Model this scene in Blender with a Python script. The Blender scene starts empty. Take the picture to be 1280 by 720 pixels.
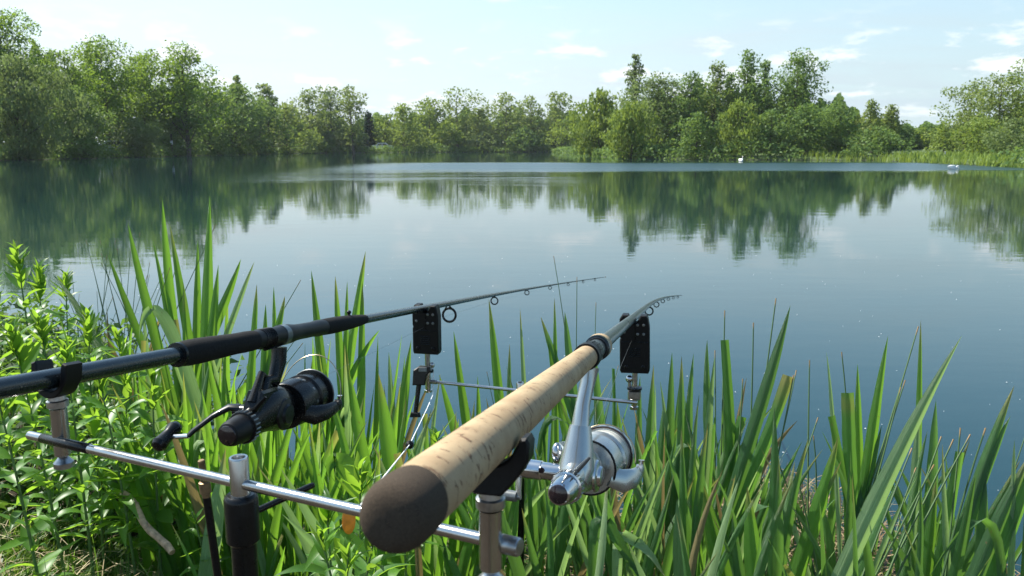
import bpy, bmesh, math, random
import numpy as np
from mathutils import Vector, Matrix
from math import sin, cos, pi, radians, tan, sqrt

random.seed(7)
rng = np.random.default_rng(7)
S = bpy.context.scene
COL = S.collection

# ------------------------------------------------------------ camera
CAM_H = 1.2
PITCH = radians(10.04)
FPX = 1000.0
cd = bpy.data.cameras.new('camera')
cam = bpy.data.objects.new('camera', cd)
COL.objects.link(cam)
cam.location = (0, 0, CAM_H)
cam.rotation_euler = (radians(90) - PITCH, 0, 0)
cd.sensor_width = 36
cd.lens = FPX / 1280 * 36
cd.clip_start = 0.02
cd.clip_end = 5000
cd.dof.use_dof = True
cd.dof.focus_distance = 1.35
cd.dof.aperture_fstop = 18
S.camera = cam

# ------------------------------------------------------------ light
SUN_EL = radians(50)
SUN_AZ = radians(-62)          # from +Y towards -X
S.view_settings.view_transform = 'Standard'
S.view_settings.look = 'None'
S.view_settings.exposure = 1.2
S.view_settings.gamma = 1
w = bpy.data.worlds.new('World')
S.world = w
w.use_nodes = True


class NT:
    def __init__(self, tree):
        self.t = tree
        tree.nodes.clear()

    def n(self, typ, **kw):
        nd = self.t.nodes.new(typ)
        for k, v in kw.items():
            if k.startswith('i_'):
                key = k[2:].replace('_', ' ')
                nd.inputs[key].default_value = v
            else:
                setattr(nd, k, v)
        return nd

    def l(self, a, b):
        self.t.links.new(a, b)

    def math(self, op, a, b=None, c=None, clamp=False):
        nd = self.t.nodes.new('ShaderNodeMath')
        nd.operation = op
        nd.use_clamp = clamp
        for i, v in enumerate((a, b, c)):
            if v is None:
                continue
            if isinstance(v, (int, float)):
                nd.inputs[i].default_value = v
            else:
                self.l(v, nd.inputs[i])
        return nd.outputs[0]

    def mix(self, f, a, b, blend='MIX'):
        nd = self.t.nodes.new('ShaderNodeMix')
        nd.data_type = 'RGBA'
        nd.blend_type = blend
        for s, v in ((nd.inputs[0], f), (nd.inputs[6], a), (nd.inputs[7], b)):
            if isinstance(v, (int, float)):
                s.default_value = v
            elif isinstance(v, tuple):
                s.default_value = v if len(v) == 4 else v + (1,)
            else:
                self.l(v, s)
        return nd.outputs[2]

    def noise(self, vec=None, scale=5, detail=3, rough=.5, dist=0):
        nd = self.t.nodes.new('ShaderNodeTexNoise')
        nd.inputs['Scale'].default_value = scale
        nd.inputs['Detail'].default_value = detail
        nd.inputs['Roughness'].default_value = rough
        nd.inputs['Distortion'].default_value = dist
        if vec is not None:
            self.l(vec, nd.inputs['Vector'])
        return nd.outputs[0]

    def mapping(self, vec, scale=(1, 1, 1), loc=(0, 0, 0), rot=(0, 0, 0)):
        nd = self.t.nodes.new('ShaderNodeMapping')
        nd.inputs['Scale'].default_value = scale
        nd.inputs['Location'].default_value = loc
        nd.inputs['Rotation'].default_value = rot
        self.l(vec, nd.inputs[0])
        return nd.outputs[0]

    def ramp(self, fac, stops):
        nd = self.t.nodes.new('ShaderNodeValToRGB')
        el = nd.color_ramp.elements
        while len(el) < len(stops):
            el.new(0.5)
        for e, (p, c) in zip(el, stops):
            e.position = p
            e.color = c + (1,) if len(c) == 3 else c
        self.l(fac, nd.inputs[0])
        return nd.outputs[0]

    def smooth(self, v, a, b):
        nd = self.t.nodes.new('ShaderNodeMapRange')
        nd.interpolation_type = 'SMOOTHSTEP'
        nd.inputs[1].default_value = a
        nd.inputs[2].default_value = b
        self.l(v, nd.inputs[0])
        return nd.outputs[0]


def build_world():
    t = NT(w.node_tree)
    sky = t.n('ShaderNodeTexSky', sky_type='NISHITA', sun_disc=False, sun_elevation=SUN_EL,
              sun_rotation=SUN_AZ, altitude=0, air_density=1.0, dust_density=1.0, ozone_density=1.2)
    tc = t.n('ShaderNodeTexCoord')
    sep = t.n('ShaderNodeSeparateXYZ')
    t.l(tc.outputs['Generated'], sep.inputs[0])
    X, Y, Z = sep.outputs
    # project the direction on a cloud deck
    zz = t.math('ADD', t.math('MAXIMUM', Z, 0.0), 0.09)
    cx = t.math('DIVIDE', X, zz)
    cy = t.math('DIVIDE', Y, zz)
    cmb = t.n('ShaderNodeCombineXYZ')
    t.l(cx, cmb.inputs[0]); t.l(cy, cmb.inputs[1])
    veil = t.noise(t.mapping(cmb.outputs[0], (0.35, 0.8, 1), (3.1, 0.7, 0)), 1.6, 6, .6, .6)
    veil = t.smooth(veil, .38, .8)
    # small cumulus low over the trees
    d2 = t.mapping(tc.outputs['Generated'], (9, 9, 26), (1.7, 0.4, 0.3))
    cu = t.noise(d2, 1.5, 6, .58, .2)
    band = t.math('MULTIPLY', t.smooth(Z, -.01, .06), t.math('SUBTRACT', 1, t.smooth(Z, .10, .16)))
    cu = t.math('MULTIPLY', t.smooth(cu, .52, .66), band)
    # scattered puffs higher up
    pf = t.noise(t.mapping(cmb.outputs[0], (1.1, 1.5, 1), (0.3, 2.2, 0)), 1.0, 5, .6, .3)
    pf = t.math('MULTIPLY', t.smooth(pf, .64, .76), t.smooth(Z, .10, .16))
    cl = t.math('MAXIMUM', cu, t.math('MULTIPLY', pf, .8))
    horizon = t.math('SUBTRACT', 1, t.smooth(Z, .02, .36))
    milk = t.math('ADD', t.math('MULTIPLY', horizon, .86), t.math('MULTIPLY', veil, t.math('MULTIPLY', horizon, .3)))
    skc = t.mix(1.0, sky.outputs[0], (.84, 1.0, .98), 'MULTIPLY')
    away = t.smooth(X, -.45, .75)          # paler towards the sun, bluer away from it
    mcol = t.mix(away, (3.95, 4.35, 4.60), (2.75, 3.40, 3.72))
    c1 = t.mix(milk, skc, mcol)
    c2 = t.mix(t.math('MULTIPLY', cl, .75), c1, (5.2, 5.4, 5.5))
    bg = t.n('ShaderNodeBackground')
    bg.inputs[1].default_value = .1
    t.l(c2, bg.inputs[0])
    o = t.n('ShaderNodeOutputWorld')
    t.l(bg.outputs[0], o.inputs[0])


build_world()
sl = bpy.data.lights.new('sun', 'SUN')
sl.energy = 4.2
sl.angle = radians(.55)
sl.color = (1, .955, .87)
sun = bpy.data.objects.new('sun', sl)
COL.objects.link(sun)
sdir = Vector((sin(SUN_AZ) * cos(SUN_EL), cos(SUN_AZ) * cos(SUN_EL), sin(SUN_EL)))
sun.rotation_euler = sdir.to_track_quat('Z', 'Y').to_euler()
sun.location = sdir * 50

# ------------------------------------------------------------ helpers
CP, SP = cos(PITCH), sin(PITCH)


def C(px, py, d):
    """the place seen at this point of the view, d metres along the view axis"""
    x = (px - 640) / FPX * d
    u = -(py - 360) / FPX * d
    return Vector((x, d * CP + u * SP, CAM_H - d * SP + u * CP))


def mesh_np(name, V, F, attrs=None, smooth=False, fmats=None):
    """V (n,3); F (m,k) array or list of index lists"""
    me = bpy.data.meshes.new(name)
    if isinstance(F, np.ndarray):
        m, k = F.shape
        me.vertices.add(len(V))
        me.vertices.foreach_set('co', np.asarray(V, dtype=np.float32).ravel())
        me.loops.add(m * k)
        me.loops.foreach_set('vertex_index', F.astype(np.int32).ravel())
        me.polygons.add(m)
        me.polygons.foreach_set('loop_start', np.arange(0, m * k, k, dtype=np.int32))
        me.polygons.foreach_set('loop_total', np.full(m, k, dtype=np.int32))
        me.update(calc_edges=True)
    else:
        me.from_pydata([tuple(v) for v in V], [], [tuple(f) for f in F])
        me.update()
    if attrs:
        for an, arr in attrs.items():
            a = me.attributes.new(an, 'FLOAT', 'POINT')
            a.data.foreach_set('value', np.asarray(arr, dtype=np.float32))
    if smooth:
        me.polygons.foreach_set('use_smooth', np.ones(len(me.polygons), dtype=bool))
    return me


def link(name, me, mat=None, parent=None, loc=None):
    o = bpy.data.objects.new(name, me)
    COL.objects.link(o)
    if mat is not None and not me.materials:
        me.materials.append(mat)
    if parent is not None:
        o.parent = parent
    if loc is not None:
        o.location = loc
    return o


def tag(o, label, cat, group=None, kind=None):
    if label:
        o['label'] = label
    if cat:
        o['category'] = cat
    if group:
        o['group'] = group
    if kind:
        o['kind'] = kind
    return o


def thing(name, loc, label, cat, group=None):
    o = bpy.data.objects.new(name, None)
    o.empty_display_size = .05
    COL.objects.link(o)
    o.location = loc
    return tag(o, label, cat, group)


class MB:
    """collects shapes (world coordinates) and links them as one mesh"""

    def __init__(self):
        self.V, self.F = [], []

    def add(self, V, F):
        b = len(self.V)
        self.V += [Vector(v) for v in V]
        self.F += [[i + b for i in f] for f in F]
        return self

    def sweep(self, pts, rad, seg=16, cap=True, squash=None, up=None):
        """tube through pts; squash=(a,b) scales the ring along side/up"""
        pts = [Vector(p) for p in pts]
        n = len(pts)
        if not isinstance(rad, (list, tuple)):
            rad = [rad] * n
        V, F = [], []
        ref = Vector(up) if up is not None else Vector((0, 0, 1))
        prev = None
        for i, p in enumerate(pts):
            a = pts[max(i - 1, 0)]
            b = pts[min(i + 1, n - 1)]
            k = 1
            while (b - a).length < 1e-7 and k < n:
                a = pts[max(i - 1 - k, 0)]; b = pts[min(i + 1 + k, n - 1)]; k += 1
            t = (b - a).normalized()
            if prev is None:
                r = ref if abs(t.dot(ref)) < .95 else Vector((0, 1, 0))
                s = t.cross(r).normalized()
            else:
                s = (prev - t * prev.dot(t)).normalized()
            prev = s
            u = s.cross(t)
            sa, sb = squash if squash else (1, 1)
            for j in range(seg):
                q = 2 * pi * j / seg
                V.append(p + (s * cos(q) * sa + u * sin(q) * sb) * rad[i])
        for i in range(n - 1):
            for j in range(seg):
                k = (j + 1) % seg
                F.append([i * seg + j, i * seg + k, (i + 1) * seg + k, (i + 1) * seg + j])
        if cap:
            F.append(list(range(seg))[::-1])
            F.append([(n - 1) * seg + j for j in range(seg)])
        return self.add(V, F)

    def lathe(self, org, axis, prof, seg=24, cap=True):
        """prof: list of (distance along axis, radius)"""
        org = Vector(org); ax = Vector(axis).normalized()
        r = Vector((0, 0, 1)) if abs(ax.z) < .9 else Vector((0, 1, 0))
        s = ax.cross(r).normalized(); u = s.cross(ax)
        V, F = [], []
        for (a, rr) in prof:
            for j in range(seg):
                q = 2 * pi * j / seg
                V.append(org + ax * a + (s * cos(q) + u * sin(q)) * rr)
        n = len(prof)
        for i in range(n - 1):
            for j in range(seg):
                k = (j + 1) % seg
                F.append([i * seg + j, i * seg + k, (i + 1) * seg + k, (i + 1) * seg + j])
        if cap:
            F.append(list(range(seg))[::-1])
            F.append([(n - 1) * seg + j for j in range(seg)])
        return self.add(V, F)

    def prism(self, poly, org, ex, ey, ez, depth, bevel=0.0):
        """poly in (ex,ey) extruded depth along ez, both faces bevelled"""
        org = Vector(org)
        n = len(poly)
        cx = sum(p[0] for p in poly) / n
        cy = sum(p[1] for p in poly) / n
        V, F = [], []
        lay = [(-depth / 2, 1), (depth / 2, 0)] if not bevel else None
        if bevel:
            ins = []
            for i in range(n):       # inset along vertex bisector
                p0 = Vector(poly[i - 1]); p1 = Vector(poly[i]); p2 = Vector(poly[(i + 1) % n])
                e1 = (p1 - p0).normalized(); e2 = (p2 - p1).normalized()
                n1 = Vector((-e1.y, e1.x)); n2 = Vector((-e2.y, e2.x))
                b = (n1 + n2)
                b = b / max(.35, b.length_squared / 2)
                ins.append(p1 + b * bevel)
            layers = [(-depth / 2, ins), (-depth / 2 + bevel, [Vector(p) for p in poly]),
                      (depth / 2 - bevel, [Vector(p) for p in poly]), (depth / 2, ins)]
        else:
            layers = [(-depth / 2, [Vector(p) for p in poly]), (depth / 2, [Vector(p) for p in poly])]
        for z, pl in layers:
            for p in pl:
                V.append(org + ex * p[0] + ey * p[1] + ez * z)
        L = len(layers)
        for i in range(L - 1):
            for j in range(n):
                k = (j + 1) % n
                F.append([i * n + j, i * n + k, (i + 1) * n + k, (i + 1) * n + j])
        F.append(list(range(n))[::-1])
        F.append([(L - 1) * n + j for j in range(n)])
        return self.add(V, F)

    def torus(self, c, axis, R, r, seg=24, sub=8, a0=0, a1=2 * pi):
        c = Vector(c); ax = Vector(axis).normalized()
        q = Vector((0, 0, 1)) if abs(ax.z) < .9 else Vector((0, 1, 0))
        s = ax.cross(q).normalized(); u = s.cross(ax)
        V, F = [], []
        for i in range(seg):
            a = 2 * pi * i / seg
            d = s * cos(a) + u * sin(a)
            for j in range(sub):
                b = 2 * pi * j / sub
                V.append(c + d * (R + r * cos(b)) + ax * r * sin(b))
        for i in range(seg):
            for j in range(sub):
                i2, j2 = (i + 1) % seg, (j + 1) % sub
                F.append([i * sub + j, i2 * sub + j, i2 * sub + j2, i * sub + j2])
        return self.add(V, F)

    def ell(self, c, ex, ey, ez, seg=16, rings=10):
        """ellipsoid with three half-axis vectors"""
        c = Vector(c)
        V, F = [c + ez], []
        for i in range(1, rings):
            t = pi * i / rings
            for j in range(seg):
                q = 2 * pi * j / seg
                V.append(c + ez * cos(t) + (ex * cos(q) + ey * sin(q)) * sin(t))
        V.append(c - ez)
        for j in range(seg):
            F.append([0, 1 + j, 1 + (j + 1) % seg])
            e = len(V) - 1
            b = 1 + (rings - 2) * seg
            F.append([e, b + (j + 1) % seg, b + j])
        for i in range(rings - 2):
            for j in range(seg):
                k = (j + 1) % seg
                F.append([1 + i * seg + j, 1 + (i + 1) * seg + j, 1 + (i + 1) * seg + k, 1 + i * seg + k])
        return self.add(V, F)

    def build(self, name, mat, parent=None, smooth=True, sharp=35):
        off = parent.matrix_world.translation if parent is not None else Vector()
        if parent is not None:
            off = Vector((0, 0, 0)); p = parent
            while p is not None:
                off = off + p.location; p = p.parent
        me = bpy.data.meshes.new(name)
        me.from_pydata([tuple(v - off) for v in self.V], [], self.F)
        me.update()
        bm = bmesh.new(); bm.from_mesh(me)
        bmesh.ops.recalc_face_normals(bm, faces=bm.faces)
        for f in bm.faces:
            f.smooth = smooth
        if smooth:
            lim = radians(sharp)
            for e in bm.edges:
                if len(e.link_faces) == 2 and e.calc_face_angle(0) > lim:
                    e.smooth = False
        bm.to_mesh(me); bm.free()
        return link(name, me, mat, parent)


# ------------------------------------------------------------ materials
M = {}


def mat(name):
    m = bpy.data.materials.new(name)
    m.use_nodes = True
    M[name] = m
    return m, NT(m.node_tree)


def out(t, sh, disp=None):
    o = t.n('ShaderNodeOutputMaterial')
    t.l(sh, o.inputs[0])


def principled(t, color=None, rough=.5, metal=0, spec=.5, bump=None, bstr=.3, bdist=.002, **kw):
    p = t.n('ShaderNodeBsdfPrincipled')
    if color is not None:
        if isinstance(color, tuple):
            p.inputs['Base Color'].default_value = color + (1,)
        else:
            t.l(color, p.inputs['Base Color'])
    if isinstance(rough, (int, float)):
        p.inputs['Roughness'].default_value = rough
    else:
        t.l(rough, p.inputs['Roughness'])
    p.inputs['Metallic'].default_value = metal
    p.inputs['Specular IOR Level'].default_value = spec
    if bump is not None:
        b = t.n('ShaderNodeBump')
        b.inputs['Strength'].default_value = bstr
        b.inputs['Distance'].default_value = bdist
        t.l(bump, b.inputs['Height'])
        t.l(b.outputs[0], p.inputs['Normal'])
    for k, v in kw.items():
        p.inputs[k.replace('_', ' ')].default_value = v
    return p


def simple(name, color, rough, metal=0, spec=.5, nscale=60, var=.25, bump=0, bdist=.0005, coat=0):
    m, t = mat(name)
    tc = t.n('ShaderNodeTexCoord').outputs['Object']
    nz = t.noise(tc, nscale, 4, .6)
    dark = tuple(c * (1 - var) for c in color)
    lite = tuple(min(1, c * (1 + var)) for c in color)
    c = t.mix(t.smooth(nz, .3, .7), dark, lite)
    r = t.math('ADD', t.math('MULTIPLY', t.noise(tc, nscale * 2.3, 3, .6), .18), rough - .09)
    p = principled(t, c, r, metal, spec, nz if bump else None, bump, bdist)
    if coat:
        p.inputs['Coat Weight'].default_value = coat
        p.inputs['Coat Roughness'].default_value = .08
    out(t, p.outputs[0])
    return m


simple('steel', (.46, .45, .44), .2, 1, nscale=25, var=.1)
simple('steel_worn', (.42, .41, .40), .34, 1, nscale=90, var=.3)
simple('chrome', (.55, .55, .56), .13, 1, nscale=40, var=.12)
simple('reel_silver', (.40, .42, .41), .26, .8, nscale=7, var=.06, coat=.4)
simple('reel_grey', (.16, .17, .17), .35, .5, nscale=80, var=.15)
simple('black_anodised', (.006, .0065, .007), .3, .1, .3, nscale=120, var=.3, coat=.08)
simple('black_plastic', (.005, .005, .0055), .46, 0, .25, nscale=200, var=.3, bump=.15, bdist=.0002)
simple('black_gloss', (.005, .0055, .006), .27, 0, .3, nscale=150, var=.2)
simple('carbon', (.008, .013, .016), .27, .1, .5, nscale=60, var=.25, coat=.25)
simple('carbon_grey', (.05, .065, .07), .33, .2, .6, nscale=60, var=.25, coat=.3)
simple('foam', (.010, .0095, .009), .85, 0, .2, nscale=420, var=.45, bump=.8, bdist=.0006)
simple('rubber_cork', (.060, .045, .032), .9, 0, .15, nscale=1600, var=.35, bump=.8, bdist=.0006)
simple('dark_lens', (.02, .012, .014), .1, 0, .6)
simple('brass', (.20, .135, .07), .5, .6, nscale=90, var=.3)
simple('line_wire', (.75, .74, .66), .3, .2, nscale=50)
simple('bail', (.36, .30, .20), .3, .9, nscale=50)
simple('orange', (.80, .26, .02), .5, 0, .4)
simple('clay_pipe', (.23, .105, .06), .75, 0, .3, nscale=70, var=.45, bump=.5, bdist=.001)
simple('stone', (.42, .40, .34), .9, 0, .2, nscale=40, var=.35, bump=.7, bdist=.004)
simple('swan_white', (.86, .86, .83), .7, 0, .2, nscale=12, var=.06)
simple('swan_beak', (.75, .26, .05), .5)
simple('dark_soft', (.02, .02, .02), .8)
simple('heron_grey', (.38, .42, .46), .8, nscale=20, var=.3)
simple('car_white', (.78, .79, .80), .3, 0, .5, nscale=3, var=.04, coat=.8)
simple('car_silver', (.42, .46, .48), .3, .5, .5, nscale=3, var=.06, coat=.8)
simple('glass_dark', (.02, .025, .03), .08, 0, .8)
simple('tyre', (.02, .02, .02), .85)
simple('timber', (.17, .115, .075), .85, nscale=8, var=.4)
simple('sign_white', (.80, .82, .83), .5)


def mat_cork():
    m, t = mat('cork')
    tc = t.n('ShaderNodeTexCoord').outputs['UV']
    # uv: x around, y along in metres
    big = t.noise(t.mapping(tc, (18, 18, 1)), 1, 4, .6)
    base = t.mix(t.smooth(big, .3, .72), (.34, .235, .130), (.47, .355, .210))
    gr = t.noise(t.mapping(tc, (260, 420, 1)), 1, 3, .7)
    base = t.mix(t.smooth(gr, .5, .78), base, (.36, .24, .14))
    # dark lenticels: short pits lying across the length
    v = t.noise(t.mapping(tc, (95, 210, 1), (3, 1, 0)), 1, 3, .62, .5)
    cl = t.noise(t.mapping(tc, (22, 16, 1), (9, 4, 0)), 1, 2, .5)
    thr = t.math('SUBTRACT', v, t.math('MULTIPLY', cl, -.34))
    pit = t.smooth(thr, .77, .84)
    col = t.mix(t.math('MULTIPLY', pit, .88), base, (.14, .07, .035))
    # joints between the cork rings, every 12 mm or so
    sp = t.n('ShaderNodeSeparateXYZ'); t.l(tc, sp.inputs[0])
    yy = t.math('MODULO', t.math('ADD', sp.outputs[1], 5), .0127)
    jt = t.math('LESS_THAN', yy, .0004)
    ring = t.n('ShaderNodeTexWhiteNoise', noise_dimensions='1D')
    t.l(t.math('FLOOR', t.math('DIVIDE', t.math('ADD', sp.outputs[1], 5), .0127)), ring.inputs['W'])
    col = t.mix(t.math('MULTIPLY', ring.outputs[0], .18), col, t.mix(1.0, col, (.74, .66, .55), 'MULTIPLY'))
    col = t.mix(t.math('MULTIPLY', jt, .15), col, (.25, .16, .09))
    h = t.math('SUBTRACT', t.math('MULTIPLY', gr, .3), pit)
    p = principled(t, col, .72, 0, .3, h, .8, .0009)
    out(t, p.outputs[0])


mat_cork()


def mat_leaf(name, c_dark, c_lite, trans, rough=.5, streak=True, tfac=.42, spec=.4, objrand=True, dry=None):
    """blade: reflect + transmit. 'along' 0..1 root to tip, 'across' -1..1, 'tint' 0..1"""
    m, t = mat(name)
    al = t.n('ShaderNodeAttribute', attribute_name='along').outputs['Fac']
    ac = t.n('ShaderNodeAttribute', attribute_name='across').outputs['Fac']
    ti = t.n('ShaderNodeAttribute', attribute_name='tint').outputs['Fac']
    f = ti
    if objrand:
        oi = t.n('ShaderNodeObjectInfo').outputs['Random']
        f = t.math('ADD', t.math('MULTIPLY', ti, .3), t.math('MULTIPLY', oi, .8), clamp=True)
    tc = t.n('ShaderNodeTexCoord').outputs['Object']
    f = t.math('ADD', f, t.math('MULTIPLY', t.math('SUBTRACT', t.noise(tc, 9, 3, .6), .5), .5), clamp=True)
    col = t.mix(f, c_dark, c_lite)
    tcol = t.mix(f, tuple(c * .75 for c in trans), trans)
    bump = None
    if streak:
        cmb = t.n('ShaderNodeCombineXYZ')
        t.l(t.math('MULTIPLY', ac, 9.0), cmb.inputs[0]); t.l(t.math('MULTIPLY', al, 1.5), cmb.inputs[1])
        if objrand:
            t.l(t.math('MULTIPLY', oi, 40), cmb.inputs[2])
        st = t.noise(cmb.outputs[0], 2.2, 3, .7)
        col = t.mix(t.math('MULTIPLY', t.smooth(st, .35, .65), .6), col, t.mix(1.0, col, (.40, .50, .42), 'MULTIPLY'))
        bump = st
    if dry:
        # browned tip, real wear of the leaf
        edge = t.math('ADD', al, t.math('MULTIPLY', t.noise(tc, 40, 3, .6), .05))
        dd = t.smooth(edge, dry[0], dry[0] + .03)
        col = t.mix(dd, col, dry[1]); tcol = t.mix(dd, tcol, dry[1])
    if streak:
        n2 = t.noise(tc, 55, 3, .7, .4)
        sk = t.math('MULTIPLY', t.smooth(n2, .66, .74), .75)
        col = t.mix(sk, col, (.20, .17, .06)); tcol = t.mix(sk, tcol, (.22, .15, .04))
        ye = t.math('MULTIPLY', t.smooth(al, .80, 1.0), t.smooth(t.math('ADD', ti, t.math('MULTIPLY', t.noise(tc, 14, 2, .5), .6)), .75, 1.1))
        col = t.mix(t.math('MULTIPLY', ye, .8), col, (.34, .30, .09)); tcol = t.mix(t.math('MULTIPLY', ye, .8), tcol, (.42, .34, .08))
    p = principled(t, col, rough, 0, spec, bump, .7, .004)
    tr = t.n('ShaderNodeBsdfTranslucent')
    t.l(tcol, tr.inputs[0])
    mx = t.n('ShaderNodeMixShader')
    mx.inputs[0].default_value = tfac
    t.l(p.outputs[0], mx.inputs[1]); t.l(tr.outputs[0], mx.inputs[2])
    out(t, mx.outputs[0])
    return m


mat_leaf('iris', (.038, .12, .028), (.105, .25, .045), (.30, .60, .045), .36, dry=(1.04, (.3, .2, .1)))
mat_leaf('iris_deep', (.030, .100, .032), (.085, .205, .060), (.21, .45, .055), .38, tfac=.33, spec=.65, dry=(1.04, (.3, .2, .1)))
mat_leaf('iris_dead', (.20, .15, .07), (.38, .31, .15), (.34, .25, .09), .6, tfac=.3, spec=.2)
mat_leaf('iris_pale', (.20, .34, .15), (.36, .50, .26), (.34, .54, .14), .36, dry=(1.04, (.3, .2, .1)))
mat_leaf('iris_cut', (.05, .145, .035), (.10, .24, .06), (.22, .48, .05), .42, dry=(1.03, (.30, .22, .12)))
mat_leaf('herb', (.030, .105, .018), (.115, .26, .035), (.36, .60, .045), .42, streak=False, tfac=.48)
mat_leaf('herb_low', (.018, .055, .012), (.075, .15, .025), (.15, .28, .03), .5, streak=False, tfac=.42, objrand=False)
mat_leaf('grass', (.035, .09, .018), (.11, .20, .04), (.20, .36, .04), .5, streak=False, objrand=False, tfac=.4)
mat_leaf('rush', (.06, .12, .045), (.12, .20, .07), (.15, .28, .06), .5, streak=False, tfac=.15, dry=(.985, (.35, .22, .10)))
mat_leaf('straw_light', (.26, .20, .11), (.60, .52, .34), (.45, .36, .18), .7, streak=False, objrand=False, tfac=.2, spec=.15)
mat_leaf('turf', (.08, .16, .03), (.22, .33, .06), (.36, .52, .06), .5, streak=False, objrand=False, tfac=.4)
mat_leaf('straw', (.13, .085, .05), (.40, .31, .18), (.30, .22, .11), .7, streak=False, objrand=False, tfac=.2, spec=.15)
simple('herb_stem', (.10, .17, .05), .55, nscale=50)

for nm, dk, lt, tr in (
        ('oak', (.045, .110, .018), (.13, .225, .032), (.34, .50, .045)),
        ('willow', (.085, .130, .042), (.155, .205, .070), (.26, .35, .09)),
        ('yellow_willow', (.105, .165, .028), (.19, .26, .055), (.34, .44, .06)),
        ('alder', (.060, .125, .030), (.130, .205, .056), (.27, .40, .07)),
        ('birch', (.115, .165, .040), (.195, .245, .075), (.33, .42, .08)),
        ('fir', (.018, .042, .018), (.035, .07, .03), (.04, .08, .03))):
    mat_leaf('leaf_' + nm, dk, lt, tr, .6, streak=False, tfac=.36, spec=.25, objrand=False)
simple('bark', (.085, .068, .052), .9, 0, .2, nscale=6, var=.4, bump=.5, bdist=.02)


def mat_ground():
    m, t = mat('ground')
    pos = t.n('ShaderNodeNewGeometry').outputs['Position']
    a = t.noise(pos, .8, 5, .6)
    b = t.noise(pos, 16, 5, .7)
    c = t.noise(pos, 120, 3, .7)
    g = t.mix(t.smooth(b, .35, .65), (.045, .075, .022), (.10, .14, .045))
    s = t.mix(t.smooth(c, .3, .7), (.018, .014, .010), (.065, .048, .03))
    sp = t.n('ShaderNodeSeparateXYZ'); t.l(pos, sp.inputs[0])
    far = t.smooth(sp.outputs[1], 12, 30)
    col = t.mix(t.math('MAXIMUM', far, t.smooth(a, .55, .75)), s, g)
    wet = t.smooth(sp.outputs[2], .10, -.03)
    col = t.mix(wet, col, (.018, .016, .011))
    p = principled(t, col, t.math('SUBTRACT', .95, t.math('MULTIPLY', wet, .5)), 0, .3,
                   t.math('ADD', b, t.math('MULTIPLY', c, .4)), .8, .012)
    out(t, p.outputs[0])


mat_ground()


def mat_water():
    m, t = mat('water')
    geo = t.n('ShaderNodeNewGeometry')
    pos = geo.outputs['Position']
    sp = t.n('ShaderNodeSeparateXYZ'); t.l(pos, sp.inputs[0])
    X, Y, _ = sp.outputs
    wob = t.math('MULTIPLY', t.math('SUBTRACT', t.noise(t.mapping(pos, (.035, .12, 1)), 1, 3, .6), .5), 16)
    Yw = t.math('ADD', Y, wob)
    # breeze lane: starts about 42 m out, stops short of the far trees
    lane = t.math('MULTIPLY', t.smooth(Yw, 37, 43), t.math('SUBTRACT', 1, t.smooth(Yw, 57, 64)))
    lane = t.math('MULTIPLY', lane, t.smooth(X, -14, -4))
    # lighter cat's-paws nearer on the left of the middle
    paw = t.math('MULTIPLY', t.smooth(Yw, 22, 30), t.math('SUBTRACT', 1, t.smooth(Yw, 36, 46)))
    px_ = t.math('MULTIPLY', t.smooth(X, -14, -8), t.math('SUBTRACT', 1, t.smooth(X, 0, 5)))
    pn = t.smooth(t.noise(t.mapping(pos, (.10, .5, 1), (4, 2, 0)), 1, 4, .6), .42, .62)
    paw = t.math('MULTIPLY', t.math('MULTIPLY', paw, px_), t.math('MULTIPLY', pn, .45))
    # thin line of ripples off the far shore
    ln = t.n('ShaderNodeAttribute', attribute_name='shore').outputs['Fac']
    mask = t.math('MAXIMUM', t.math('MAXIMUM', lane, paw), ln, clamp=True)
    w1 = t.noise(t.mapping(pos, (1.1, 2.6, 1)), 1, 3, .55)
    w2 = t.noise(t.mapping(pos, (5, 9, 1)), 1, 3, .6)
    w3 = t.noise(t.mapping(pos, (.25, .5, 1)), 1, 2, .5)
    h = t.math('ADD', t.math('ADD', t.math('MULTIPLY', w1, .0028), t.math('MULTIPLY', w2, .0006)),
               t.math('MULTIPLY', w3, .0032))
    hr = t.math('MULTIPLY', t.math('MULTIPLY', t.noise(t.mapping(pos, (3, 5, 1)), 1, 3, .6), .05), mask)
    h = t.math('ADD', h, hr)
    b = t.n('ShaderNodeBump')
    b.inputs['Strength'].default_value = .55
    b.inputs['Distance'].default_value = 1.0
    t.l(h, b.inputs['Height'])
    body = t.mix(t.noise(t.mapping(pos, (.2, .2, 1)), 1, 3, .5), (.0048, .024, .025), (.0068, .031, .033))
    p = t.n('ShaderNodeBsdfPrincipled')
    t.l(body, p.inputs['Base Color'])
    p.inputs['IOR'].default_value = 1.45
    p.inputs['Specular IOR Level'].default_value = .5
    t.l(t.math('ADD', .02, t.math('MULTIPLY', mask, .26)), p.inputs['Roughness'])
    t.l(b.outputs[0], p.inputs['Normal'])
    out(t, p.outputs[0])


mat_water()

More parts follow.
